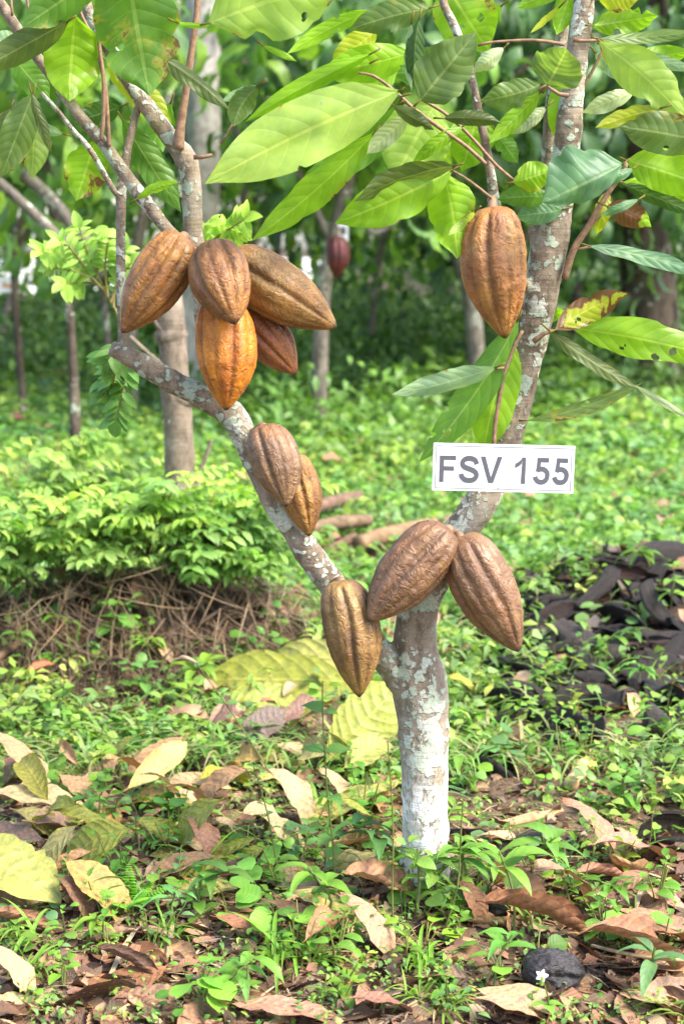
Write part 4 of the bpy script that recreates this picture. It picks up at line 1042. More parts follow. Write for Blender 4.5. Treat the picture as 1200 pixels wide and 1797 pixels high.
# the cream, tan and yellowing leaves that cover the soil beside the trunk
R7 = random.Random(15)
YC = [('cream', CR), ('pale yellow', (.42, .38, .12)), ('yellow green', YG), ('tan', TN), ('buff', (.48, .36, .2)), ('mottled olive', (.22, .22, .06)), ('grey brown', GB), ('ochre', (.34, .24, .07))]
for q in range(64):
    x = R7.uniform(-20, 700); y = R7.uniform(1285, 1500) if q < 44 else R7.uniform(1480, 1600)
    p = G(x, y); L = R7.uniform(.06, .145); an = R7.uniform(-.9, .9)+(math.pi if R7.random() < .5 else 0)
    k = R7.choice([0, 2, 4, 5, 6, 1]); nm, col = YC[R7.choices(range(8), [5, 3, 2, 6, 5, .5, 2, 3])[0]]; wr = R7.uniform(.19, .29); j = R7.uniform(.78, 1.)
    n = V((R7.gauss(0, .25), -.22+R7.gauss(0, .25), .95)).normalized(); xd = V((math.cos(an), math.sin(an)*.6, 0)); xd = (xd-n*xd.dot(n)).normalized(); yd = n.cross(xd); mm = Matrix((xd, yd, n)).transposed()
    o = link('fallen_leaf', dead_mesh(k, R7.choice([0., .1, .2]), 'fresh' if col[1] > col[0]*.88 else 'dead')); o.rotation_euler = mm.to_euler(); o.scale = (L, L*wr/.205, L*R7.uniform(.6, 1.1))
    W = (DEAD[k][0]*np.array(o.scale)) @ np.array(mm).T; o.location = V((p.x, p.y, g(p.x, p.y)-np.percentile(W[:, 2], 22)+.004)); o.color = (col[0]*j, col[1]*j, col[2]*j, 1)
    sh = ['slightly cupped', 'curled', 'arched', 'rolled', 'folded', 'flat', 'crumpled'][k]
    tag(o, auto_label(f"{'small' if L < .11 else 'long' if wr < .22 else 'broad'} {sh} {nm} leaf", p), 'fallen leaf', 'fallen leaves around the cacao tree')

# scattered dead leaves to fill the litter
cols = [RB, BR, DB, GB, TN, PK, PT_, (.28, .16, .095), (.34, .22, .145), (.25, .14, .09)]
names_c = ['reddish brown', 'brown', 'dark brown', 'greyish brown', 'tan', 'dusty pink', 'bleached', 'rust brown', 'light brown', 'umber']
shapes = ['slightly cupped', 'curled', 'arched', 'tightly rolled', 'folded', 'flat', 'crumpled', 'twisted']
R2 = random.Random(21)
nl = 0; tries = 0; fill = []
while nl < 120 and tries < 4000:
    tries += 1
    x = R2.uniform(-40, 1240); y = R2.uniform(1290, 1815)
    dens = .35+.65*max(0, (y-1450)/350)
    if y < 1470 and 120 < x < 700: dens = .75
    if y > 1660 and 380 < x < 800: dens *= .45
    if y < 1470 and x > 800: dens *= .3
    if R2.random() > dens: continue
    p = G(x, y); L = R2.choice([.06, .08, .10, .13, .155])*R2.uniform(.8, 1.15); an = R2.uniform(0, 6.28)
    k = R2.randrange(8); ci = R2.randrange(len(cols))
    if y < 1500 and x < 700: ci = R2.choice([4, 6, 8, 7, 4, 1])
    pa = p-V((math.cos(an), math.sin(an), 0))*L/2; pb = p+V((math.cos(an), math.sin(an), 0))*L/2
    o = link('fallen_leaf', dead_mesh(k, R2.choice([0., .12, .22]))); n = norm_at(p.x, p.y)
    e = Euler((R2.gauss(0, .25), R2.gauss(0, .2), an)); o.rotation_euler = e
    wr = R2.uniform(.17, .28); o.scale = (L, L*wr/.205, L*R2.uniform(.45, 1.1))
    W = (DEAD[k][0]*np.array(o.scale)) @ np.array(e.to_matrix()).T
    o.location = V((p.x, p.y, g(p.x, p.y)-np.percentile(W[:, 2], 42)))
    j = R2.uniform(.8, 1.15); o.color = (cols[ci][0]*j, cols[ci][1]*j, cols[ci][2]*j, 1)
    sz = 'small' if L < .085 else 'large' if L > .14 else ''
    tag(o, auto_label(f'{sz} {shapes[k]} {names_c[ci]} leaf', p), 'fallen leaf', 'fallen leaves around the cacao tree'); nl += 1

# fine litter: chips, crumbs and leaf scraps nobody would count
mb = MB(); N = 5200
px = rng.uniform(-60, 1260, N); py = 1150+rng.beta(1.6, 1., N)*670
pos = np.array([tuple(G(a, b)) for a, b in zip(px, py)])
tp = leaf_tpl(4, 3, .34, .3, .5, oval_w, .5, 3)
an = rng.uniform(0, 6.28, N); dirs = np.stack([np.cos(an), np.sin(an), rng.normal(0, .25, N)], -1)
ups = np.stack([rng.normal(0, .45, N), rng.normal(0, .45, N), np.ones(N)], -1)
cc = np.array([(.22, .12, .07), (.30, .20, .12), (.12, .07, .045), (.38, .28, .17), (.26, .14, .09), (.09, .06, .04)])[rng.integers(0, 6, N)]*rng.uniform(.7, 1.2, (N, 1))
pos[:, 2] += .002
replicate(mb, tp, pos, dirs, ups, rng.gamma(2.2, .0085, N)+.006, np.c_[cc, np.zeros(N)])
# thin straws and twiglets
N = 1500; px = rng.uniform(-60, 1260, N); py = 1150+rng.beta(1.4, 1., N)*670
pos = np.array([tuple(G(a, b)) for a, b in zip(px, py)]); pos[:, 2] += .004
an = rng.uniform(0, 6.28, N); dirs = np.stack([np.cos(an), np.sin(an), rng.normal(0, .12, N)], -1); ups = np.tile([0, 0, 1.], (N, 1))
cc = np.array([(.34, .25, .15), (.22, .14, .09), (.44, .36, .22)])[rng.integers(0, 3, N)]
replicate(mb, leaf_tpl(4, 2, .022, 0, .3, blade_w, 0), pos, dirs, ups, rng.gamma(3, .018, N)+.02, np.c_[cc, np.zeros(N)])
# brown leaves strewn thinly through the lawn
N = 650; y = 3.1+9*rng.random(N)**1.3; x = rng.uniform(-1, 1, N)*(.24*y+.3); an = rng.uniform(0, 6.28, N)
dirs = np.stack([np.cos(an), np.sin(an), rng.normal(0, .2, N)], -1); ups = np.stack([rng.normal(0, .3, N), -.35+rng.normal(0, .3, N), np.ones(N)], -1)
cc = np.array([(.36, .22, .14), (.26, .15, .09), (.42, .30, .18), (.2, .11, .07)])[rng.integers(0, 4, N)]
replicate(mb, leaf_tpl(6, 5, .24, .3, .6, cacao_w, .3, 8), np.stack([x, y, gz(x, y)+rng.uniform(.005, .05, N)], -1), dirs, ups, rng.uniform(.04, .11, N)*(1+.05*(y-3)), np.c_[cc, np.zeros(N)])
# black chips between the husks
N = 2600; x = HUSK.x+rng.normal(0, .24, N); y = HUSK.y-.12+rng.normal(0, .32, N)
an = rng.uniform(0, 6.28, N); dirs = np.stack([np.cos(an), np.sin(an), rng.normal(0, .35, N)], -1); ups = np.stack([rng.normal(0, .5, N), rng.normal(0, .5, N), np.ones(N)], -1)
cc = np.array([(.035, .028, .024), (.06, .048, .04), (.10, .085, .075), (.05, .03, .02)])[rng.integers(0, 4, N)]
replicate(mb, tp, np.stack([x, y, gz(x, y)+.004], -1), dirs, ups, rng.gamma(2.5, .014, N)+.01, np.c_[cc, np.zeros(N)])
tag(mb.build('leaf_litter', M['dead']), 'brown crumbs and scraps of dead leaves over the soil', 'litter', None, 'stuff')

# ------------------------------------------------------------------ weeds
GRN = [(.16, .34, .035), (.12, .28, .035), (.20, .38, .05), (.09, .22, .04), (.14, .30, .10)]
def stem_to(mb, pts, r0, r1, col=(.20, .24, .07), seg=5):
    a, F, F3, UV = tube_arrays(pts, list(np.linspace(r0, r1, len(pts))), seg, .02, 0, cap=False); mb.add(a, F, None, np.full((len(a), 2), .8), (*col, 0))
def put(mb, tpl, p, d, u, s, c): replicate(mb, tpl, [tuple(p)], [tuple(d)], [tuple(u)], [s], [(*c, 0)])
T_OV = [leaf_tpl(7, 5, .30, .22, .45, oval_w, .12, k) for k in range(3)]
T_NA = [leaf_tpl(7, 5, .20, .25, .5, oval_w, .14, k) for k in range(3)]
T_RD = [leaf_tpl(6, 5, .47, .12, .25, round_w, .08, k) for k in range(2)]
T_LA = [leaf_tpl(9, 5, .15, .30, .7, lance_w, .15, k) for k in range(3)]
T_GR = [leaf_tpl(8, 3, .030, .4, d, blade_w, 0, 0) for d in (.5, .9, 1.4)]
def jit(c, r, a=.15): k = r.uniform(1-a, 1+a); return (c[0]*k*r.uniform(.9, 1.1), c[1]*k, c[2]*k)
def plant(kind, seed, h=.1, ls=.03, base=None):
    """returns stem MB and leaf MB, the foot at the origin"""
    r = random.Random(seed); S, Lf = MB(), MB(); base = base or GRN[seed % 5]
    if kind == 'opposite':
        for s in range(r.choice([1, 1, 2, 3])):
            lean = V((r.gauss(0, .25), r.gauss(0, .25), 1)); hh = h*r.uniform(.6, 1); n = max(2, int(hh/.022))
            pts = [V((0, 0, -.005))]+[V((lean.x*hh*k/n+r.gauss(0, .002), lean.y*hh*k/n+r.gauss(0, .002), hh*k/n)) for k in range(1, n+1)]
            stem_to(S, pts, .0013, .0007); a0 = r.uniform(0, 3.14)
            for k in range(1, n+1):
                a0 += 1.57+r.gauss(0, .2); top = k == n
                for q in (0, math.pi):
                    d = V((math.cos(a0+q), math.sin(a0+q), r.uniform(.0, .5)+(.5 if top else 0)))
                    put(Lf, r.choice(T_OV), pts[k]+d*.004, d, (r.gauss(0, .25), r.gauss(0, .25), 1), ls*r.uniform(.7, 1.15)*(.65 if top else 1), jit(base, r))
    elif kind == 'round':
        for k in range(r.randint(4, 9)):
            an = r.uniform(0, 6.28); rd = r.uniform(.01, .045); hh = h*r.uniform(.35, 1)
            q = V((rd*math.cos(an), rd*math.sin(an), hh)); stem_to(S, [V((0, 0, -.004)), q*.55+V((0, 0, .008)), q], .0009, .0006)
            d = V((math.cos(an), math.sin(an), r.uniform(-.1, .25)))
            put(Lf, r.choice(T_RD), q-d*ls*.1, d, (r.gauss(0, .3), r.gauss(0, .3)-.15, 1), ls*r.uniform(.7, 1.2), jit(base, r))
    elif kind == 'grass':
        for k in range(r.randint(7, 15)):
            an = r.uniform(0, 6.28); d = V((math.cos(an), math.sin(an), r.uniform(.8, 3.)))
            put(Lf, r.choice(T_GR), V((r.gauss(0, .006), r.gauss(0, .006), -.004)), d, (math.cos(an)*-1, math.sin(an)*-1, .4), h*r.uniform(.6, 1.3), jit(base, r))
    elif kind == 'lance':
        pts = [V((0, 0, -.005)), V((r.gauss(0, .01), r.gauss(0, .01), h*.5)), V((r.gauss(0, .02), r.gauss(0, .02), h))]; stem_to(S, pts, .0022, .0012)
        for k in range(r.randint(5, 8)):
            t = r.uniform(.35, 1); an = k*2.4+r.gauss(0, .3); c = pts[1]*(1-t)*2*.5+pts[2]*t
            d = V((math.cos(an), math.sin(an), r.uniform(.2, .9)))
            put(Lf, r.choice(T_LA), c, d, (-math.cos(an)*.2, -math.sin(an)*.2, 1), ls*r.uniform(.75, 1.2), jit(base, r))
    elif kind == 'feather':
        for k in range(r.randint(5, 9)):
            an = r.uniform(0, 6.28); ln = h*r.uniform(.6, 1.1); d = V((math.cos(an), math.sin(an), r.uniform(.5, 1.6))).normalized()
            pts = [d*ln*t-V((0, 0, .25*ln*t*t)) for t in (0, .25, .5, .75, 1)]; stem_to(S, pts, .001, .0005, seg=4)
            sd = d.cross(V((0, 0, 1))).normalized()
            for i in range(4, 16):
                t = i/16; c = d*ln*t-V((0, 0, .25*ln*t*t))
                for q in (-1, 1): put(Lf, T_OV[0], c, sd*q+d*.35, (0, 0, 1), ls*.42*math.sin(math.pi*(t*.8+.15)), jit(base, r))
    elif kind == 'shrub':
        for k in range(r.randint(8, 11)):
            an = r.uniform(0, 6.28); ln = h*r.uniform(.4, 1.25); d = V((math.cos(an), math.sin(an), r.uniform(.9, 3.))).normalized()
            pts = [d*ln*t+V((0, 0, -.22*ln*t*t)) for t in (0, .3, .6, 1)]; stem_to(S, pts, .0028, .0012, (.22, .17, .07))
            for i in range(4, 9):
                t = i/8; c = d*ln*t+V((0, 0, -.22*ln*t*t)); a2 = i*2.4+r.uniform(-.4, .4)
                pd = V((math.cos(a2), math.sin(a2), r.uniform(0, .5))).normalized(); rl = .085*r.uniform(.8, 1.3)
                sd = pd.cross(V((0, 0, 1))).normalized(); stem_to(S, [c, c+pd*rl], .0009, .0006, seg=4)
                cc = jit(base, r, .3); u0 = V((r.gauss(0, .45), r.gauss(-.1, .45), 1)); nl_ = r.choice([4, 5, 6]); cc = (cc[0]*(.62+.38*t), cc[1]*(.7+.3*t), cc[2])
                for m_ in range(nl_):
                    f = (m_+.9)/nl_
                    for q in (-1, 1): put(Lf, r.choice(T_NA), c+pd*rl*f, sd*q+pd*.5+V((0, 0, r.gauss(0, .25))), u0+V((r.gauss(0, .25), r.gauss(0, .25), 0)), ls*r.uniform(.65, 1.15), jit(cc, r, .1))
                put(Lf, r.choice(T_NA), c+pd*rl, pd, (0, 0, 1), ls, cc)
    if not Lf.n: put(Lf, T_OV[0], V((0, 0, 0)), (1, 0, .3), (0, 0, 1), .02, base)
    return S, Lf
WM = {}
def weed_mesh(kind, seed, **kw):
    k = (kind, seed)
    if k not in WM:
        S, Lf = plant(kind, seed, **kw)
        if S.n: Lf.add(np.concatenate(S.v), np.concatenate(S.f4), None, np.concatenate(S.uv), np.concatenate(S.t))
        WM[k] = Lf.mesh('weed', M['weed'])
    return WM[k]
def big_plant(name, kind, seed, at, label, cat, h, ls, base=None, group=None, rot=0., lift=0., phrase=None):
    """a plant shown large: stem and foliage as parts"""
    p = at if isinstance(at, V) else G(*at); o = empty(name, V((p.x, p.y, g(p.x, p.y)+lift)), label, cat, group); o.rotation_euler = (0, 0, rot)
    S, Lf = plant(kind, seed, h, ls, base)
    for nm, m in (('stem', S), ('foliage', Lf)):
        if m.n: c = link(nm, m.mesh(nm, M['weed'])); c.parent = o
    used[label] = 1
    if phrase: lm(phrase, p)
    return o

# traced plants
big_plant('lanky_weed', 'lance', 3, (900, 1648), 'lanky weed with long lance leaves standing beside the trunk', 'weed', .115, .085, (.17, .36, .045), phrase='the lanky weed')
big_plant('lanky_weed', 'lance', 8, (868, 1748), 'weed with three broad pointed leaves in front of the large red brown leaf', 'weed', .07, .065, (.14, .34, .05))
big_plant('lanky_weed', 'lance', 11, (945, 1560), 'weed with upright narrow leaves behind the lanky one', 'weed', .08, .075, (.15, .33, .05))
big_plant('feathery_seedling', 'feather', 5, (225, 1600), 'feathery bright green seedling among brown leaves', 'seedling', .085, .034, (.17, .42, .03), phrase='the feathery seedling')
big_plant('feathery_seedling', 'feather', 9, (955, 1265), 'feathery light green seedling in front of the black husks', 'seedling', .07, .03, (.20, .42, .05))
big_plant('leafy_weed', 'opposite', 31, (985, 1225), 'leafy weed with a dark upright stem growing through the husks', 'weed', .12, .045, (.20, .40, .06), phrase='the weed in the husks')
big_plant('leafy_weed', 'opposite', 32, (255, 1310), 'leafy weed with broad yellow green leaves behind the cream yellow leaf', 'weed', .05, .055, (.24, .44, .06))
big_plant('leafy_weed', 'opposite', 33, (500, 1535), 'leafy weed with heart shaped leaves in the middle of the litter', 'weed', .11, .04, (.18, .38, .05), phrase='the heart leaved weed')
big_plant('leafy_weed', 'opposite', 34, (765, 1590), 'small weed with pointed leaves standing against the whitewash', 'weed', .10, .035, (.20, .36, .06))
big_plant('leafy_weed', 'opposite', 35, (1090, 1420), 'leafy weed beside the round grey brown husk', 'weed', .08, .04, (.15, .34, .05))
big_plant('leafy_weed', 'opposite', 36, (1175, 1110), 'leafy weed on top of the plump grey half pod', 'weed', .09, .045, (.22, .42, .06), lift=.06)
big_plant('leafy_weed', 'opposite', 37, (1075, 1335), 'leafy weed with two big opposite leaves behind the round grey brown husk', 'weed', .055, .05, (.2, .4, .06))
big_plant('leafy_weed', 'opposite', 38, (1060, 1660), 'leafy weed with a pale tip over the broad brown leaf', 'weed', .07, .04, (.2, .4, .06), phrase='the pale tipped weed')
big_plant('leafy_weed', 'opposite', 39, (100, 1290), 'leafy weed at the foot of the dry grass mound', 'weed', .06, .05, (.15, .34, .05))
big_plant('leafy_weed', 'opposite', 40, (250, 1225), 'leafy weed with dull spear shaped leaves before the mound', 'weed', .08, .055, (.12, .28, .06), phrase='the spear leaved weed')
big_plant('leafy_weed', 'opposite', 41, (210, 1120), 'leafy weed with arrow shaped leaves on the dry grass mound', 'weed', .09, .06, (.14, .32, .06))
big_plant('round_leaf_weed', 'round', 50, (350, 1760), 'round leaved weed on the bare soil at the bottom', 'weed', .045, .034, (.20, .44, .05), phrase='the round leaved weed')
big_plant('round_leaf_weed', 'round', 51, (500, 1630), 'round leaved weed with one big kidney shaped leaf before the heart leaved weed', 'weed', .06, .036, (.21, .44, .06))
big_plant('round_leaf_weed', 'round', 52, (1100, 1665), 'round leaved weed over the broad brown leaf', 'weed', .05, .03, (.20, .42, .06))
big_plant('round_leaf_weed', 'round', 53, (420, 1560), 'round leaved weed with glossy leaves behind the flat reddish leaf', 'weed', .05, .03, (.17, .38, .06))
def spray(name, label, cat, foot, pts, tpls, base, ls, step=2):
    """a tall thin stalk traced from the photograph: pts are photo pixels at the depth of its foot"""
    p = G(*foot); o = empty(name, p, label, cat); used[label] = 1
    path = [p-V((0, 0, .004))]+[P(x, y, p.y-.01*k) for k, (x, y) in enumerate(pts)]
    S = MB(); stem_to(S, path, .0016, .0008, (.22, .26, .08)); S.build('stem', M['weed'], o)
    L = MB(); r = random.Random(len(label)); c, _ = smooth_path(path, [1]*len(path), .03)
    for k in range(2, len(c), step):
        an = r.uniform(0, 6.28)
        for q in (0, 3.14): d = V((math.cos(an+q), math.sin(an+q), .5)); put(L, r.choice(tpls), c[k], d, (0, -.3, 1), ls*r.uniform(.6, 1.1), jit(base, r))
    L.build('foliage', M['weed'], o)
    return o
spray('slender_weed', 'slender weed stalk rising past the pale leaf to the hanging olive pod', 'weed', (590, 1560), [(583, 1470), (575, 1400), (570, 1320), (566, 1250), (566, 1195)], T_OV, (.14, .30, .06), .042)
spray('slender_weed', 'slender dark stalk with tiny seed heads over the yellow leaves', 'weed', (495, 1560), [(483, 1500), (470, 1430), (455, 1375), (445, 1345)], T_OV, (.24, .36, .10), .014, 1)
spray('slender_weed', 'slender dry stalk with brown buds beside the whitewash', 'weed', (690, 1640), [(688, 1560), (690, 1470), (686, 1380), (680, 1300)], T_OV, (.30, .24, .08), .011, 1)
spray('slender_weed', 'slender stalk with curled seed pod tips in front of the whitewash', 'weed', (775, 1640), [(802, 1560), (808, 1470), (812, 1400)], T_LA, (.20, .34, .06), .026)
spray('slender_weed', 'slender arching stalk from the mound over the large yellow green leaf', 'weed', (505, 1410), [(470, 1350), (420, 1270), (375, 1205), (345, 1165)], T_OV, (.14, .28, .07), .026)
# seed spike on the arching stalk and the small white flower
mb = MB(); q0 = P(344, 1163, G(505, 1410).y-.04); q1 = P(306, 1158, q0.y); mb2 = [q0, (q0+q1)/2+V((0, 0, .006)), q1]
a, F, F3, UV = tube_arrays(mb2, [.003, .0038, .0016], 8, .002, .5, 260, True, 3); mb.add(a, F, F3, UV)
so = mb.build('seed_spike', M['stick']); tag(so, 'straw coloured seed spike nodding before the dry grass mound', 'seed head')
fp = G(962, 1790); fo = empty('flower', fp, 'tiny white flower on a thin stalk in front of the black wrinkled pod', 'flower')
S = MB(); tipf = P(950, 1712, fp.y-.01); stem_to(S, [fp, (fp+tipf)/2+V((.004, 0, 0)), tipf], .0013, .0009)
for q in (V((1, 0, .4)), V((-1, -.3, .5)), V((.3, -1, .3))): put(S, T_OV[0], fp+(tipf-fp)*.35, q, (0, 0, 1), .022, (.18, .38, .05))
S.build('stem', M['weed'], fo)
Pm = MB()
for k in range(5):
    an = k*1.2566; d = V((math.cos(an), -.45, math.sin(an)+.2)); put(Pm, T_OV[0], tipf, d, (0, -1, .3), .0085, (1, 1, 1))
Pm.build('petal', M['petal'], fo); lm('the tiny white flower', fp)
S = MB(); stem_to(S, [tipf-V((0, 0, .012)), tipf-V((0, 0, .005)), tipf], .0022, .0026, (.3, .42, .1), 8); S.build('calyx', M['weed'], fo)

# the many small weeds of the near ground, each its own object
lm('the dry grass mound', MND)
R3 = random.Random(5)
KN = {'opposite': ('weed', ['twin leaved', 'bushy', 'straggly', 'upright', 'low'], 'weed'), 'round': ('round_leaf_weed', ['round leaved', 'clover like', 'spreading round leaved'], 'weed'),
      'grass': ('grass_tuft', ['thin', 'arching', 'short', 'loose'], 'grass tuft'), 'lance': ('lance_leaf_weed', ['narrow leaved', 'spiky', 'lance leaved'], 'weed')}
TW = ['bright green', 'mid green', 'yellow green', 'dark green', 'bluish green']
cnt = 0; tries = 0
while cnt < 260 and tries < 6000:
    tries += 1
    x = R3.uniform(-30, 1230); y = R3.uniform(1160, 1810)
    # bare soil and leaf litter stay clearer
    nz = noise.noise(V((x/130, y/110, 3.3)))
    d = .55+.6*nz
    if 800 < x < 1120 and 1360 < y < 1480: d = .12
    if x > 820 and y > 1640: d *= .55
    if 380 < x < 760 and y > 1700: d *= .55
    if x < 130 and 1400 < y < 1640: d *= .3
    if 380 < x < 700 and 1200 < y < 1300: d *= .1
    if abs(x-745) < 70 and 1500 < y < 1600: d *= .5
    if R3.random() > d: continue
    p = G(x, y); kind = R3.choices(['opposite', 'round', 'grass', 'lance'], [5, 2.6, 1.6, 1.0])[0]
    if x > 850 and y < 1300: kind = R3.choice(['grass', 'opposite', 'lance', 'opposite'])
    s = R3.randrange(7); seed = {'opposite': 100, 'round': 200, 'grass': 300, 'lance': 400}[kind]+s
    kw = dict(opposite=dict(h=.055, ls=.020), round=dict(h=.03, ls=.019), grass=dict(h=.075, ls=.02), lance=dict(h=.05, ls=.042))[kind]
    o = link(KN[kind][0], weed_mesh(kind, seed, **kw)); k = R3.uniform(.7, 1.45)*(1.1 if y < 1450 else 1)
    o.location = (p.x, p.y, g(p.x, p.y)); o.rotation_euler = (R3.gauss(0, .12), R3.gauss(0, .12), R3.uniform(0, 6.28)); o.scale = (k, k, k)
    b = R3.uniform(.85, 1.2); o.color = (b*R3.uniform(.85, 1.25), b, b*R3.uniform(.7, 1.2), 1)
    look = f"{'tiny' if k < .9 else 'tall' if k > 1.3 else 'small'} {KN[kind][1][s % len(KN[kind][1])]} {TW[seed % 5]} {KN[kind][2]}"
    tag(o, auto_label(look, p), KN[kind][2], {'weed': 'small weeds around the cacao tree', 'grass tuft': 'grass tufts around the cacao tree'}[KN[kind][2]]); cnt += 1

for q in range(46):
    if q < 14: px, py = R3.uniform(640, 860), R3.uniform(1535, 1610)
    elif q < 32: px, py = R3.uniform(860, 1220), R3.uniform(960, 1280)
    else: px, py = R3.uniform(-10, 470), R3.uniform(1080, 1215)
    p = G(px, py); kind = R3.choice(['opposite', 'opposite', 'round', 'grass', 'lance']); s = R3.randrange(7); seed = {'opposite': 100, 'round': 200, 'grass': 300, 'lance': 400}[kind]+s
    kw = dict(opposite=dict(h=.055, ls=.020), round=dict(h=.03, ls=.019), grass=dict(h=.075, ls=.02), lance=dict(h=.05, ls=.042))[kind]
    o = link(KN[kind][0], weed_mesh(kind, seed, **kw)); k = R3.uniform(.9, 1.7); o.location = (p.x, p.y, g(p.x, p.y)); o.rotation_euler = (R3.gauss(0, .12), R3.gauss(0, .12), R3.uniform(0, 6.28)); o.scale = (k, k, k)
    b = R3.uniform(.85, 1.2); o.color = (b*R3.uniform(.9, 1.2), b, b*R3.uniform(.8, 1.4), 1)
    look = f"{'small' if k < 1.2 else 'tall'} {KN[kind][1][s % len(KN[kind][1])]} {TW[seed % 5]} {KN[kind][2]}"
    tag(o, auto_label(look, p), KN[kind][2], {'weed': 'small weeds around the cacao tree', 'grass tuft': 'grass tufts around the cacao tree'}[KN[kind][2]])

# ------------------------------------------------------------------ ground cover: the lawn of low weeds behind the tree
LOGC = G(665, 968)
def dens_mask(x, y):
    d = np.ones_like(x)
    d *= 1-.97*np.exp(-(((x-MND.x)/.48)**2+((y-MND.y+.14)/.42)**2)**2)
    d *= 1-.95*np.exp(-(((x-HUSK.x-.0)/.44)**2+((y-HUSK.y+.38)/.82)**2)**2)
    yl = G(520, 1240); d *= 1-.9*np.exp(-(((x-yl.x)/.20)**2+((y-yl.y+.08)/.26)**2)**2)
    d *= 1-.8*np.exp(-(((x-.42)/.24)**2+((y-3.15)/.26)**2)**2)
    lg = LOGC; d *= 1-.93*np.exp(-(((x-lg.x)/.26)**2+((y-lg.y+.08)/.32)**2)**2)
    d *= 1-.9*np.exp(-(((x-.21)/.17)**2+((y-2.62)/.22)**2)**2)
    return d
def scatter(n, y0, y1, pw=1.):
    y = y0+(y1-y0)*rng.random(n)**pw
    x = rng.uniform(-1, 1, n)*(.24*y+.35)
    return x, y
mb = MB()
T_C = [leaf_tpl(4, 3, .30, .25, .5, oval_w, .1, 0), leaf_tpl(4, 3, .44, .15, .3, round_w, .1, 1), leaf_tpl(4, 3, .16, .3, .7, lance_w, .1, 2)]
GC = np.array([(.20, .37, .06), (.15, .31, .055), (.26, .43, .08), (.11, .24, .05), (.20, .36, .12), (.32, .44, .09), (.17, .30, .10)])
def cover(nc, y0, y1, ls, hh, pw=1., per=(5, 9), thr=-.2):
    x, y = scatter(nc, y0, y1, pw)
    pat = np.array([noise.noise(V((a*1.3, b*1.1, 5.)))+.6*noise.noise(V((a*4.3, b*4.1, 2.))) for a, b in zip(x, y)])
    keep = (rng.random(nc) < dens_mask(x, y)) & (pat > thr+rng.normal(0, .12, nc)+.28*np.clip(np.array([noise.noise(V((a*2.3+9, b*.9, 7.))) for a, b in zip(x, y)]), 0, 1))
    x, y, pat = x[keep], y[keep], pat[keep]
    k = rng.integers(per[0], per[1], len(x)); idx = np.repeat(np.arange(len(x)), k); n = len(idx)
    h = hh*rng.uniform(.4, 1.25, len(x))*(1+.5*np.clip(pat, -.4, .8))
    an = rng.uniform(0, 6.28, n); fr = rng.uniform(.15, 1, n)
    off = ls*rng.uniform(.2, .7, n)
    pos = np.stack([x[idx]+off*np.cos(an), y[idx]+off*np.sin(an), gz(x[idx], y[idx])+h[idx]*fr], -1)
    dirs = np.stack([np.cos(an), np.sin(an), rng.normal(.15, .35, n)], -1)
    ups = np.stack([rng.normal(0, .45, n), rng.normal(-.1, .45, n), np.ones(n)], -1)
    base = GC[rng.integers(0, len(GC), len(x))][idx]*rng.uniform(.8, 1.2, (n, 1))
    base[:, 0] *= .95+.3*np.clip(pat[idx], -.5, .8)
    sc = ls*rng.uniform(.6, 1.35, n); kind = rng.integers(0, 3, len(x))[idx]
    for q in range(3):
        s = kind == q
        if s.any(): replicate(mb, T_C[q], pos[s], dirs[s], ups[s], sc[s]*(1.7 if q == 2 else 1), np.c_[base[s], np.zeros(s.sum())])
cover(900, 2.62, 3.3, .020, .04, thr=.12)
cover(4000, 3.0, 4.6, .024, .055, thr=-.16)
cover(5200, 4.2, 7.5, .034, .08, thr=-.45)
cover(4600, 7., 12., .05, .11, thr=-.45)
cover(2600, 11., 19., .08, .16, thr=-.5)
# grass blades through it
n = 26000; x, y = scatter(n, 2.9, 12., 1.6); s = rng.random(n) < dens_mask(x, y); x, y = x[s], y[s]; n = len(x)
an = rng.uniform(0, 6.28, n)
dirs = np.stack([np.cos(an), np.sin(an), rng.uniform(.6, 3, n)], -1); ups = np.stack([-np.cos(an), -np.sin(an), np.full(n, .4)], -1)
cc = np.array([(.20, .36, .08), (.15, .31, .07), (.30, .40, .13), (.36, .34, .16)])[rng.integers(0, 4, n)]
replicate(mb, leaf_tpl(6, 2, .022, 0, 1.1, blade_w, 0), np.stack([x, y, gz(x, y)], -1), dirs, ups, rng.uniform(.06, .17, n)*(1+.07*(y-3)), np.c_[cc, np.zeros(n)])
tag(mb.build('ground_cover', M['weed']), 'bright green carpet of low weeds and grass behind the tree', 'ground cover', None, 'stuff')
# tiny creeping sprouts in the near soil
mb = MB(); N = 2600; px = rng.uniform(-60, 1260, N); py = rng.uniform(1180, 1815, N)
pat = np.array([noise.noise(V((a/90, b/70, 8.))) for a, b in zip(px, py)]); s = pat > .0; px, py = px[s], py[s]
base = np.repeat(np.array([tuple(G(a, b)) for a, b in zip(px, py)]), 4, axis=0); n = len(base)
an = rng.uniform(0, 6.28, n); base[:, 0] += .008*np.cos(an); base[:, 1] += .008*np.sin(an); base[:, 2] += rng.uniform(.002, .022, n)
dirs = np.stack([np.cos(an), np.sin(an), rng.normal(.1, .3, n)], -1); ups = np.stack([rng.normal(0, .3, n), rng.normal(0, .3, n), np.ones(n)], -1)
replicate(mb, T_C[0], base, dirs, ups, rng.uniform(.005, .013, n), np.c_[GC[rng.integers(0, 6, n)], np.zeros(n)])
tag(mb.build('creeping_sprouts', M['weed']), 'scattered tiny green sprouts over the soil', 'sprouts', None, 'stuff')

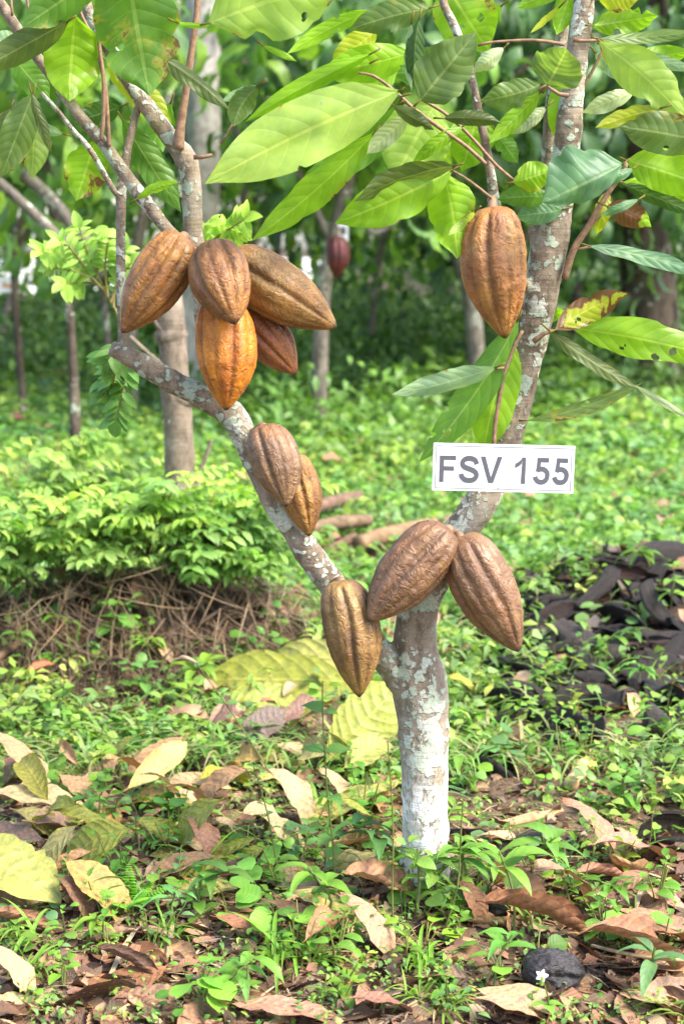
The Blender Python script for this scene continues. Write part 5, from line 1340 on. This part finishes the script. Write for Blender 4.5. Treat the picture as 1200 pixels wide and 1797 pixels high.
# ------------------------------------------------------------------ the dry grass mound, its shrubs and the stake tree
mb = MB(); n = 12000
th = rng.uniform(0, 6.28, n); rr = np.sqrt(rng.random(n))
x = MND.x+.44*rr*np.cos(th); y = MND.y-.14+.42*rr*np.sin(th); z = gz(x, y)+rng.uniform(0, .05, n)*(1-rr)
out = np.stack([np.cos(th)*.6+rng.normal(0, .6, n), np.sin(th)*.5-.35+rng.normal(0, .5, n), rng.normal(-.25, .5, n)], -1)
cc = np.array([(.14, .095, .055), (.085, .055, .033), (.22, .155, .095), (.05, .033, .02)])[rng.integers(0, 4, n)]*rng.uniform(.6, 1.1, (n, 1))
replicate(mb, leaf_tpl(6, 2, .0085, 0, .9, blade_w, 0), np.stack([x, y, z], -1), out, np.tile([0, 0, 1.], (n, 1)), rng.uniform(.05, .2, n), np.c_[cc, np.zeros(n)])
# long hanging straws under the shrub and tangled roots
n = 420; x = rng.uniform(MND.x-.35, MND.x+.38, n); y = MND.y-rng.uniform(-.08, .26, n); z = gz(x, y)+rng.uniform(.03, .15, n)
dirs = np.stack([rng.normal(.15, .7, n), rng.normal(-.5, .4, n), -rng.uniform(.1, 1., n)], -1)
cc = np.array([(.22, .15, .09), (.15, .10, .06), (.30, .22, .14)])[rng.integers(0, 3, n)]
replicate(mb, leaf_tpl(6, 2, .0055, 0, .8, blade_w, 0), np.stack([x, y, z], -1), dirs, np.tile([0, -1., 0], (n, 1)), rng.uniform(.08, .24, n), np.c_[cc, np.zeros(n)])
for k in range(46):
    c = V((MND.x+R3.uniform(-.32, .32), MND.y+R3.uniform(-.22, .12), 0)); pts = []
    d = V((R3.gauss(0, 1), R3.gauss(0, .6), 0)).normalized()
    for q in range(5):
        c = c+d*.05+V((R3.gauss(0, .015), R3.gauss(0, .015), 0)); pts.append(V((c.x, c.y, g(c.x, c.y)+R3.uniform(.005, .05))))
    a, F, F3, UV = tube_arrays(pts, [.004, .0045, .004, .003, .002], 6, .012, .2, 80, False, k); mb.add(a, F, None, UV, (.10, .07, .045, 0))
tag(mb.build('dry_grass', M['dead']), 'heap of dry brown grass and roots at the foot of the stake tree', 'dry grass', None, 'stuff')

sb = P(322, 1000, 3.88)
st = empty('stake_tree', V((sb.x, sb.y, g(sb.x, sb.y))), 'young straight tree with grey brown bark rising from the dry grass mound', 'tree')
lst = [(324, 1180, 60), (322, 1100, 56), (320, 1000, 54), (316, 870, 54), (314, 760, 52), (308, 680, 52), (303, 600, 50), (298, 540, 50), (296, 500, 46), (300, 420, 38), (312, 330, 30), (318, 200, 26), (326, 60, 22), (330, -100, 18)]
p, r = px_path(Ys(lst[:10], sb.y)); b = MB(); a, F, F3, UV = tube_arrays(p, r, 22, .012, .08, 26, True, 3); b.add(a, F, F3, UV)
for (x, y, w) in ((300, 588, 58), (318, 700, 54), (322, 860, 66)):
    p, r = px_path(Ys([(x-1, y-10, w-6), (x, y, w), (x+1, y+10, w-6)], sb.y)); a, F, F3, UV = tube_arrays(p, r, 22, .006, .1, 40, False, 3); b.add(a, F, None, UV)
b.build('trunk', M['bark2'], st)
for lst2 in ([(318, 660, 12), (285, 640, 9), (255, 615, 8), (228, 590, 7)], [(312, 870, 26), (340, 850, 10), (362, 800, 7), (372, 770, 5)], [(300, 590, 16), (276, 570, 8), (262, 545, 6)]):
    p, r = px_path(Ys(lst2, sb.y-.02)); b = MB(); a, F, F3, UV = tube_arrays(p, r, 10, .01, .1, 50, True, 1); b.add(a, F, F3, UV); b.build('branch', M['bark2'], st)

shr = [((20, 3.74), 1, .22, .042, (.29, .46, .09), 'low light green shrub at the edge of the dry grass mound'), ((105, 3.72), 2, .34, .044, (.34, .53, .10), 'bright yellow green shrub spilling over the dry grass mound'),
       ((190, 3.66), 8, .20, .036, (.31, .49, .11), 'lower bright shrub before the bright yellow green one'), ((255, 3.76), 3, .26, .042, (.30, .48, .11), 'light green shrub just before the stake tree'),
       ((330, 3.70), 4, .31, .044, (.36, .57, .08), 'yellow green shrub around the foot of the stake tree'), ((420, 3.82), 5, .20, .046, (.17, .33, .08), 'dull green shrub between the stake tree and the slanting limb'),
       ((-15, 3.66), 7, .26, .040, (.24, .40, .09), 'small shrub cut by the frame beside the dry grass mound'),
       ((170, 3.98), 10, .30, .05, (.29, .46, .10), 'farther light green shrub at the back of the mound'),
       ((385, 3.68), 11, .15, .040, (.25, .43, .09), 'small bright shrub leaning away from the stake tree'), ((50, 3.92), 12, .20, .036, (.30, .48, .12), 'small yellowish shrub over the dark stick')]
for at, sd, h, ls, c, lab in shr:
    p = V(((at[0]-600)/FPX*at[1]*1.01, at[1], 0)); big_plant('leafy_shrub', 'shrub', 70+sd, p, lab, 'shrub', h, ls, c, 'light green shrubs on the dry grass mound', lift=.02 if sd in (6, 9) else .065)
# fresh pinnate shoots behind the twin stems
def shoot(label, foot, sprigs, Y, ls, col):
    f = P(*foot, Y); o = empty('pinnate_shoot', f, label, 'shoot', 'fresh pinnate shoots'); S, L = MB(), MB(); r = random.Random(len(label))
    for pts in sprigs:
        path = [P(x, y, Y+r.uniform(-.06, .06)) for x, y in pts]; path[0] = P(*pts[0], Y); stem_to(S, path, .0028, .001, (.40, .34, .12))
        c, _ = smooth_path(path, [1]*len(path), .0095)
        for k in range(max(2, len(c)//3), len(c)):
            d = (c[k]-c[k-1]).normalized(); sd = d.cross(V((.2, -1, .3))).normalized()
            for q in (-1, 1): put(L, r.choice(T_NA), c[k], sd*q+d*.55+V((0, r.gauss(0, .3), 0)), (r.gauss(0, .3), -1, .8), ls*r.uniform(.7, 1.1), jit(col, r))
        put(L, T_OV[0], c[-1], d, (0, -1, .6), ls, col)
    S.build('stem', M['weed'], o); L.build('foliage', M['weed'], o); return o
shoot('fresh light green pinnate shoot leaning by the thin upright stem', (212, 560), [[(212, 560), (190, 520), (165, 490), (120, 450), (72, 442)], [(190, 520), (170, 480), (150, 430), (140, 400)], [(165, 490), (130, 475), (90, 470)], [(190, 520), (185, 470), (190, 425), (192, 405)], [(200, 540), (205, 500), (230, 462)], [(170, 490), (175, 455), (170, 420)], [(150, 470), (120, 430), (105, 425)], [(180, 500), (150, 495), (110, 500)], [(195, 530), (215, 480), (218, 440)]], 3.1, .034, (.34, .54, .10))
shoot('fresh light green pinnate shoot peeping out behind the central stem', (345, 470), [[(345, 470), (358, 430), (385, 405), (410, 398)], [(350, 450), (375, 420), (430, 385)], [(350, 450), (355, 420), (368, 392)], [(350, 455), (380, 432), (415, 418)]], 2.75, .034, (.32, .52, .06))
shoot('green broad leaved shoot hanging below the cut end of the limb', (216, 600), [[(216, 600), (205, 640), (196, 690)], [(216, 600), (222, 650), (205, 735)], [(216, 600), (195, 625), (182, 640)], [(216, 610), (190, 660), (185, 690)]], 2.45, .036, (.15, .32, .07))

# ------------------------------------------------------------------ background: plantation trees and the woods behind
T_B = leaf_tpl(5, 3, .19, .28, .9, cacao_w, .15, 4)
T_BF = leaf_tpl(3, 3, .24, .3, .5, oval_w, .1, 4)
def crown_mesh(name, blobs, n, ls, cols, seed, tpl=None, shell=.55, droopy=.6):
    r = np.random.default_rng(seed); mb = MB()
    vol = np.array([b[3]*b[4]*b[5] for b in blobs])**.67; w = vol/vol.sum()
    k = r.choice(len(blobs), n, p=w); B = np.array(blobs)[k]
    d = r.normal(size=(n, 3)); d /= np.linalg.norm(d, axis=1, keepdims=True)
    rad = shell+(1-shell)*r.random(n)**.5; rad *= 1+.25*r.normal(size=n)
    # leaves sit in sprays: jitter a smaller number of centres
    m = max(6, n//7); cd = d[:m][r.integers(0, m, n)]; cr = rad[:m][r.integers(0, m, n)]
    pos = B[:, :3]+(cd*cr[:, None])*B[:, 3:6]+r.normal(size=(n, 3))*ls*.55
    dirs = cd*.7+r.normal(size=(n, 3))*.6; dirs[:, 2] -= droopy
    ups = cd+np.array([0, -.3, 1.2])+r.normal(size=(n, 3))*.4
    c = np.array(cols)[r.integers(0, len(cols), n)]*r.uniform(.7, 1.25, (n, 1))
    replicate(mb, tpl or T_B, pos, dirs, ups, ls*r.uniform(.6, 1.25, n), np.c_[c, np.zeros(n)])
    return mb.mesh(name, M['bgleaf'])
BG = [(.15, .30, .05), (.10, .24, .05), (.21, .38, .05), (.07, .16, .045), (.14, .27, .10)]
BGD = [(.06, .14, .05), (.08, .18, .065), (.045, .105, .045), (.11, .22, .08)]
def bg_tree(name, label, trunks, blobs, n, ls, cols, mat, seed, group='trees of the plantation behind', tpl=None, droopy=.6, tmat=None):
    """trunks: list of (list of (px,py,width px)) at depth Y; blobs: (px,py,Y, rx,ry,rz)"""
    lst, Y = trunks[0]; foot = P(lst[0][0], lst[0][1], Y)
    o = empty(name, V((foot.x, foot.y, g(foot.x, foot.y))), label, 'tree', group)
    for i, (l, Yk) in enumerate(trunks):
        p, r = px_path(Ys(l, Yk))
        if i == 0: p[0] = V((p[0].x, p[0].y, g(p[0].x, p[0].y)-.05))
        b = MB(); a, F, F3, UV = tube_arrays(p, r, 14, .06, .07, 9, True, seed+i); b.add(a, F, F3, UV); b.build('trunk' if i == 0 else 'branch', M[tmat or mat] if i == 0 else M[mat], o)
    bl = []
    for (x, y, Yb, rx, ry, rz) in blobs: c = P(x, y, Yb); bl.append((c.x, c.y, c.z, rx, ry, rz))
    if n: link('crown', crown_mesh('crown', bl, n, ls, cols, seed, tpl, droopy=droopy), o)
    return o
# tall pale shade tree straight behind
bg_tree('shade_tree', 'tall shade tree with a thick smooth pale grey trunk behind the cacao stems',
        [([(345, 705, 66), (338, 640, 56), (336, 540, 54), (350, 420, 58), (356, 300, 62), (357, 150, 62), (356, 0, 62), (356, -200, 60), (360, -500, 58), (362, -900, 50)], 9.2),
         ([(360, -480, 40), (260, -700, 30), (100, -900, 22)], 9.2), ([(361, -600, 40), (480, -800, 30), (640, -980, 22)], 9.3)],
        [(100, -850, 9., 1.3, 1.5, .7), (640, -950, 9.5, 1.4, 1.5, .8), (360, -1150, 9.2, 1.6, 1.8, .9), (-150, -1100, 9., 1.4, 1.6, .8)], 2600, .20, BG, 'bark3', 11, droopy=.3)
# cacao trees of the plantation
bg_tree('leaning_cacao', 'leaning double stemmed cacao tree with bare pale limbs behind the shoot', 
        [([(132, 650, 24), (124, 560, 15), (112, 480, 14), (100, 400, 15), (80, 300, 24), (66, 200, 22)], 7.2), ([(120, 530, 20), (160, 450, 22), (128, 395, 24), (75, 335, 24), (22, 290, 24), (-40, 240, 22)], 6.6), ([(150, 460, 16), (118, 430, 18), (60, 375, 18), (0, 320, 18), (-50, 290, 16)], 6.4)],
        [(30, 100, 6.6, .42, .6, .32), (-60, 180, 6.8, .35, .5, .3), (100, 110, 7.0, .38, .5, .32), (20, -60, 6.8, .55, .7, .4), (170, 30, 7.6, .2, .4, .3)], 440, .21, BG, 'bark5', 12, tmat='bark4')
bg_tree('slim_cacao', 'slim cacao tree with a whitish stem behind the top pods',
        [([(228, 690, 24), (232, 560, 20), (238, 450, 20), (258, 350, 20), (278, 250, 19), (302, 130, 17), (310, 0, 15)], 8.6), ([(270, 290, 10), (240, 230, 8), (225, 170, 6)], 8.6)],
        [(120, -60, 8.6, .35, .3, .3), (150, 100, 8.8, .25, .25, .25), (60, -30, 8.4, .5, .4, .4)], 130, .20, BG, 'bark5', 13)
bg_tree('podded_cacao', 'distant lichen pale cacao tree carrying one dark red pod',
        [([(556, 600, 32), (566, 520, 28), (580, 450, 27), (598, 370, 28), (615, 290, 26), (628, 200, 24), (640, 60, 20)], 8.0), ([(585, 430, 16), (540, 340, 14), (500, 250, 12), (470, 170, 10)], 8.0), ([(600, 360, 14), (660, 410, 12), (700, 380, 9)], 8.0)],
        [(540, 100, 8., .38, .6, .40), (660, 60, 8., .6, .6, .45), (560, 250, 8.3, .40, .4, .2), (720, 200, 8.2, .5, .5, .35), (480, 290, 8.6, .22, .3, .15)], 560, .21, BG, 'bark5', 14)
bg_tree('dark_cacao', 'cacao tree with dark bluish leaves behind the leaning trunk',
        [([(846, 610, 36), (828, 540, 30), (806, 450, 27), (788, 380, 26), (800, 250, 30), (830, 100, 26)], 8.8), ([(800, 330, 20), (860, 200, 16), (950, 80, 14)], 8.8)],
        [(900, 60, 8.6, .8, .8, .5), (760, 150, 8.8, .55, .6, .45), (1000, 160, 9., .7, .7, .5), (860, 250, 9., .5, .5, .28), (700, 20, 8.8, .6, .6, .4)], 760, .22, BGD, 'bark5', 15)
bg_tree('shadowed_tree', 'thick dark trunked tree in the shade beyond the fruiting branch',
        [([(1150, 560, 110), (1135, 480, 96), (1125, 400, 90), (1118, 300, 88), (1120, 180, 84), (1130, 40, 80), (1140, -200, 70)], 10.5), ([(1120, 160, 50), (1040, 40, 36), (960, -60, 26)], 10.5), ([(1140, 520, 44), (1060, 540, 26), (960, 556, 14)], 10.4)],
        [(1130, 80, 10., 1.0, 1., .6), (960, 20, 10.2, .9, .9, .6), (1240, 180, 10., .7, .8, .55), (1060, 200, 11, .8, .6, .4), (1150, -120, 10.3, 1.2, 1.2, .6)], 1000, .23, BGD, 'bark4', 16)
for i, (x, y, w, Y, lab) in enumerate([(672, 470, 12, 11., 'thin pale stemmed tree far behind the red pod'), (905, 520, 18, 13., 'slender dark tree beyond the lone pod'), (20, 560, 12, 12., 'thin grey stemmed tree beside the far white plate'), (470, 560, 15, 13., 'slender tree deep in the plantation behind the pods')]):
    bg_tree('far_cacao', lab, [([(x-26, y+80, w*1.2), (x-10, y, w), (x+16, y-120, w*.9), (x+24, y-260, w*.8), (x+50, y-420, w*.7)], Y)],
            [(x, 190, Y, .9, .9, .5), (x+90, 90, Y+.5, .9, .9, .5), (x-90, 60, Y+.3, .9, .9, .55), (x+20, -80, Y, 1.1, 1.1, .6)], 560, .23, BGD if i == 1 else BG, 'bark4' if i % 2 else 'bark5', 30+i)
for i, (pts_, Y, lab) in enumerate([([(420, 560, 14), (450, 400, 13), (480, 280, 12), (520, 160, 10), (560, 40, 9)], 9.5, 'thin leaning sapling behind the largest hanging leaf'), ([(40, 560, 14), (25, 440, 13), (60, 360, 11), (70, 260, 10)], 8.5, 'thin forked sapling beside the bare pale limbs'),
        ([(380, 560, 16), (430, 330, 14), (410, 200, 12), (440, 60, 10)], 10., 'crooked sapling beside the thick grey trunk'), ([(980, 560, 16), (1030, 380, 14), (1000, 240, 12)], 10.5, 'crooked sapling behind the blue green leaf'), ([(200, 600, 12), (170, 420, 11), (120, 280, 10), (110, 150, 8)], 8.8, 'slender slanting sapling behind the pinnate shoot')]):
    x1, y1, _ = pts_[-1]; bg_tree('sapling', lab, [(pts_, Y), ([(pts_[1][0], pts_[1][1], 9), (pts_[1][0]+60, pts_[1][1]-90, 7), (pts_[1][0]+90, pts_[1][1]-170, 5)], Y)], [(x1, y1, Y, .35, .35, .28), (x1+60, y1+110, Y+.2, .3, .3, .2), (x1-70, y1-60, Y, .4, .4, .3)], 170, .19, BG, 'bark4' if i % 2 else 'bark5', 90+i, 'saplings in the plantation')
# pale sheet added far off to give white glints between the trees
rm = mesh_np('road', np.array([(-60, 30, g(-40, 30)+.07), (-.2, 30, .07), (-.5, 110, .09), (-90, 110, .09)]), np.array([(0, 1, 2, 3)]), None, None, plain_mat('pale_road', (.62, .60, .56), .9, .1, 1., .2, 0)); tag(link('road', rm), kind='structure')
# wood's edge farther back
R5 = random.Random(9)
wl = ['broad dark tree of the wood beyond the shadowed tree', 'tall dark tree of the wood behind the dark cacao', 'rounded green tree of the wood behind the podded cacao', 'dense tree of the wood behind the slim stem', 'spreading tree of the wood behind the shade tree', 'feathery tree of the wood at the far edge by the plate', 'leafy tree of the wood above the bank', 'high tree of the wood between the shadowed tree and dark cacao', 'dark round tree of the wood at the edge of the bank', 'pale green tree of the wood beyond the leaning cacao']
for i, (x, Y) in enumerate([(1180, 17), (840, 17.5), (600, 19), (300, 20), (430, 17.5), (-60, 18), (1060, 19), (960, 16.5), (1330, 16), (120, 22)]):
    zb = 190 if i in (5, 9) else 250 if i in (3, 4) else 330
    bl = [(x+R5.uniform(-190, 190), zb-R5.uniform(0, 420), Y+R5.uniform(-1, 1), R5.uniform(1., 1.7), R5.uniform(1., 1.6), R5.uniform(.7, 1.2)) for _ in range(8)]
    bg_tree('wood_tree', wl[i], [([(x, 540, 34), (x+8, 420, 30), (x-5, 250, 26), (x+6, 0, 22)], Y)], bl, 1500, .34, BGD+[(.09, .20, .04)], 'bark4', 50+i, 'trees of the wood behind', T_BF, .4)
# undergrowth under the trees
mb = MB()
def bushes(n, xs, ys, hs, ls, cols, seed):
    r = np.random.default_rng(seed)
    for k in range(n):
        x = r.uniform(*xs); y = r.uniform(*ys); h = r.uniform(*hs); m = int(60+90*h)
        d = r.normal(size=(m, 3)); d /= np.linalg.norm(d, axis=1, keepdims=True); d[:, 2] = np.abs(d[:, 2])
        pos = np.array([x, y, g(x, y)])+d*np.array([h*.8, h*.8, h])*r.uniform(.4, 1, (m, 1))
        dirs = d+r.normal(size=(m, 3))*.6; ups = d*.5+np.array([0, -.2, 1.])+r.normal(size=(m, 3))*.3
        c = np.array(cols)[r.integers(0, len(cols))]*r.uniform(.7, 1.25, (m, 1))
        replicate(mb, T_BF, pos, dirs, ups, ls*r.uniform(.6, 1.3, m), np.c_[c, np.zeros(m)])
bushes(60, (-.4, 3.4), (10.5, 14), (.15, .45), .11, [(.10, .21, .04), (.14, .28, .05), (.07, .15, .04)], 1)
bushes(70, (-3.6, -.3), (9.5, 13.), (.12, .32), .10, [(.12, .25, .04), (.16, .31, .045), (.09, .2, .04)], 2)
bushes(46, (-4.5, 1.2), (12.6, 15.5), (.3, .85), .13, [(.05, .12, .03), (.08, .17, .04), (.04, .09, .03)], 6)
bushes(26, (1.4, 5.5), (12.5, 17), (.15, .5), .14, [(.05, .12, .04), (.07, .15, .05)], 3)
bushes(60, (-1.6, 3.2), (13.5, 17), (.3, .9), .16, [(.06, .14, .04), (.09, .19, .045)], 4)
bushes(40, (-2., 2.4), (11.5, 14), (.35, .75), .12, [(.06, .14, .035), (.10, .20, .045)], 8)
bushes(26, (-1.2, 1.6), (8.6, 11), (.15, .42), .09, [(.10, .21, .04), (.14, .27, .05), (.07, .16, .05)], 9)
bushes(44, (-4.2, .6), (9.5, 13), (.2, .55), .10, [(.07, .15, .035), (.11, .22, .045), (.14, .27, .05)], 12)
bushes(34, (-.9, 2.6), (9.2, 11.5), (.35, .75), .085, [(.10, .21, .05), (.15, .29, .06), (.07, .15, .045)], 21)
bushes(40, (-1.2, 3.6), (11., 13.5), (.5, .95), .10, [(.07, .15, .04), (.11, .22, .06), (.05, .11, .04)], 22)
bushes(20, (-3.6, -.9), (10., 12.5), (.3, .6), .09, [(.08, .17, .04), (.12, .24, .05), (.05, .11, .035)], 23)
bushes(12, (-.55, .35), (7.3, 8.6), (.2, .42), .07, [(.13, .27, .06), (.17, .33, .07)], 24)
bushes(34, (-4.6, -.6), (12.5, 15), (.6, 1.08), .13, [(.07, .15, .04), (.11, .21, .05), (.05, .11, .035)], 31)
# low hanging sprays under the far crowns, tangled between the trunks
for q in range(46):
    r_ = random.Random(500+q); Yq = r_.uniform(9.5, 14); pq = P(r_.uniform(-60, 1230), r_.uniform(300, 450), Yq); m = 34; rg = np.random.default_rng(q)
    pos = np.array([pq.x, pq.y, pq.z])+rg.normal(size=(m, 3))*np.array([.38, .35, .16]); dd = rg.normal(size=(m, 3))*.6; dd[:, 2] -= .7
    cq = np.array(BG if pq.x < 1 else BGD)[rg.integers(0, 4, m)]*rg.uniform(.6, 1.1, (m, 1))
    replicate(mb, T_B, pos, dd, rg.normal(size=(m, 3))*.4+np.array([0, -.4, 1.]), .18*rg.uniform(.6, 1.2, m), np.c_[cq, np.zeros(m)])
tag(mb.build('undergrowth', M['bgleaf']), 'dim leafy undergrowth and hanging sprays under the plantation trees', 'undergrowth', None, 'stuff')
# far red pod and the far white plates
o = pod((592, 414), (590, 489), 40, 7.78, 7.78, (.17, .018, .02), (.10, .015, .016), 'small dark red pod hanging on the distant pale cacao tree', .3, 77, (594, 400, 7.85), group='ripe pods on distant trees', crinkle=.5)
def far_plate(label, c, w, h, Y, marks, mat):
    f = P(c[0], c[1]+h/2, Y); o = empty('tree_plate', f, label, 'sign'); s = 1/scl(f)
    def box(name, x, y, bw, bh, dy, th, m):
        me = bpy.data.meshes.new(name); p = P(*c, Y)+V((x*s, dy, -y*s)); vs = [tuple(p+V((sx*bw*s/2, sy*th/2, sz*bh*s/2))) for sx in (-1, 1) for sy in (-1, 1) for sz in (-1, 1)]
        me.from_pydata(vs, [], [(0, 1, 3, 2), (4, 6, 7, 5), (0, 4, 5, 1), (2, 3, 7, 6), (0, 2, 6, 4), (1, 5, 7, 3)]); me.materials.append(M[m]); link(name, me, o)
    box('panel', 0, 0, w, h, 0, .004, 'white')
    for x, y, bw, bh in marks: box('marking', x, y, bw, bh, -.0035, .002, mat)
far_plate('small white plate with faded orange marks low on a far thin trunk', (14, 500), 36, 26, 9.0, [(-5, 0, 7, 10), (3, 2, 6, 8), (11, -1, 7, 9), (11, 3, 5, 4)], 'orange')
far_plate('small pale plate with a grey patch on the distant tree with the red pod', (602, 408), 18, 32, 7.86, [(0, -3, 9, 13)], 'ink')

# ------------------------------------------------------------------ daylight
EL, AZ = R(50), R(118)          # sun height, and its bearing from straight ahead toward the +x side
sd = V((math.sin(AZ)*math.cos(EL), math.cos(AZ)*math.cos(EL), math.sin(EL)))
sun = bpy.data.lights.new('sun', 'SUN'); so = bpy.data.objects.new('sun', sun); COL.objects.link(so)
sun.energy = 2.9; sun.angle = R(24); sun.color = (1, .94, .83); so.rotation_euler = sd.to_track_quat('Z', 'Y').to_euler(); so.location = (3, 3, 6)
w = bpy.data.worlds.new('World'); scene.world = w; w.use_nodes = True; nt = w.node_tree; nt.nodes.clear()
ou = nt.nodes.new('ShaderNodeOutputWorld'); bgn = nt.nodes.new('ShaderNodeBackground'); sky = nt.nodes.new('ShaderNodeTexSky')
sky.sky_type = 'NISHITA'; sky.sun_disc = False; sky.sun_elevation = EL; sky.sun_rotation = AZ
sky.air_density = 1.; sky.dust_density = 2.; sky.ozone_density = .6
nt.links.new(sky.outputs[0], bgn.inputs[0]); bgn.inputs[1].default_value = .15; nt.links.new(bgn.outputs[0], ou.inputs[0])
vs_ = scene.view_settings; vs_.view_transform = 'Standard'; vs_.look = 'None'; vs_.gamma = 1; vs_.exposure = 1.82
cy = scene.cycles; cy.max_bounces = 7; cy.diffuse_bounces = 4; cy.glossy_bounces = 2; cy.transmission_bounces = 4; cy.transparent_max_bounces = 4
cy.use_denoising = True; cy.use_adaptive_sampling = True; cy.adaptive_threshold = .015
cy.sample_clamp_indirect = 6
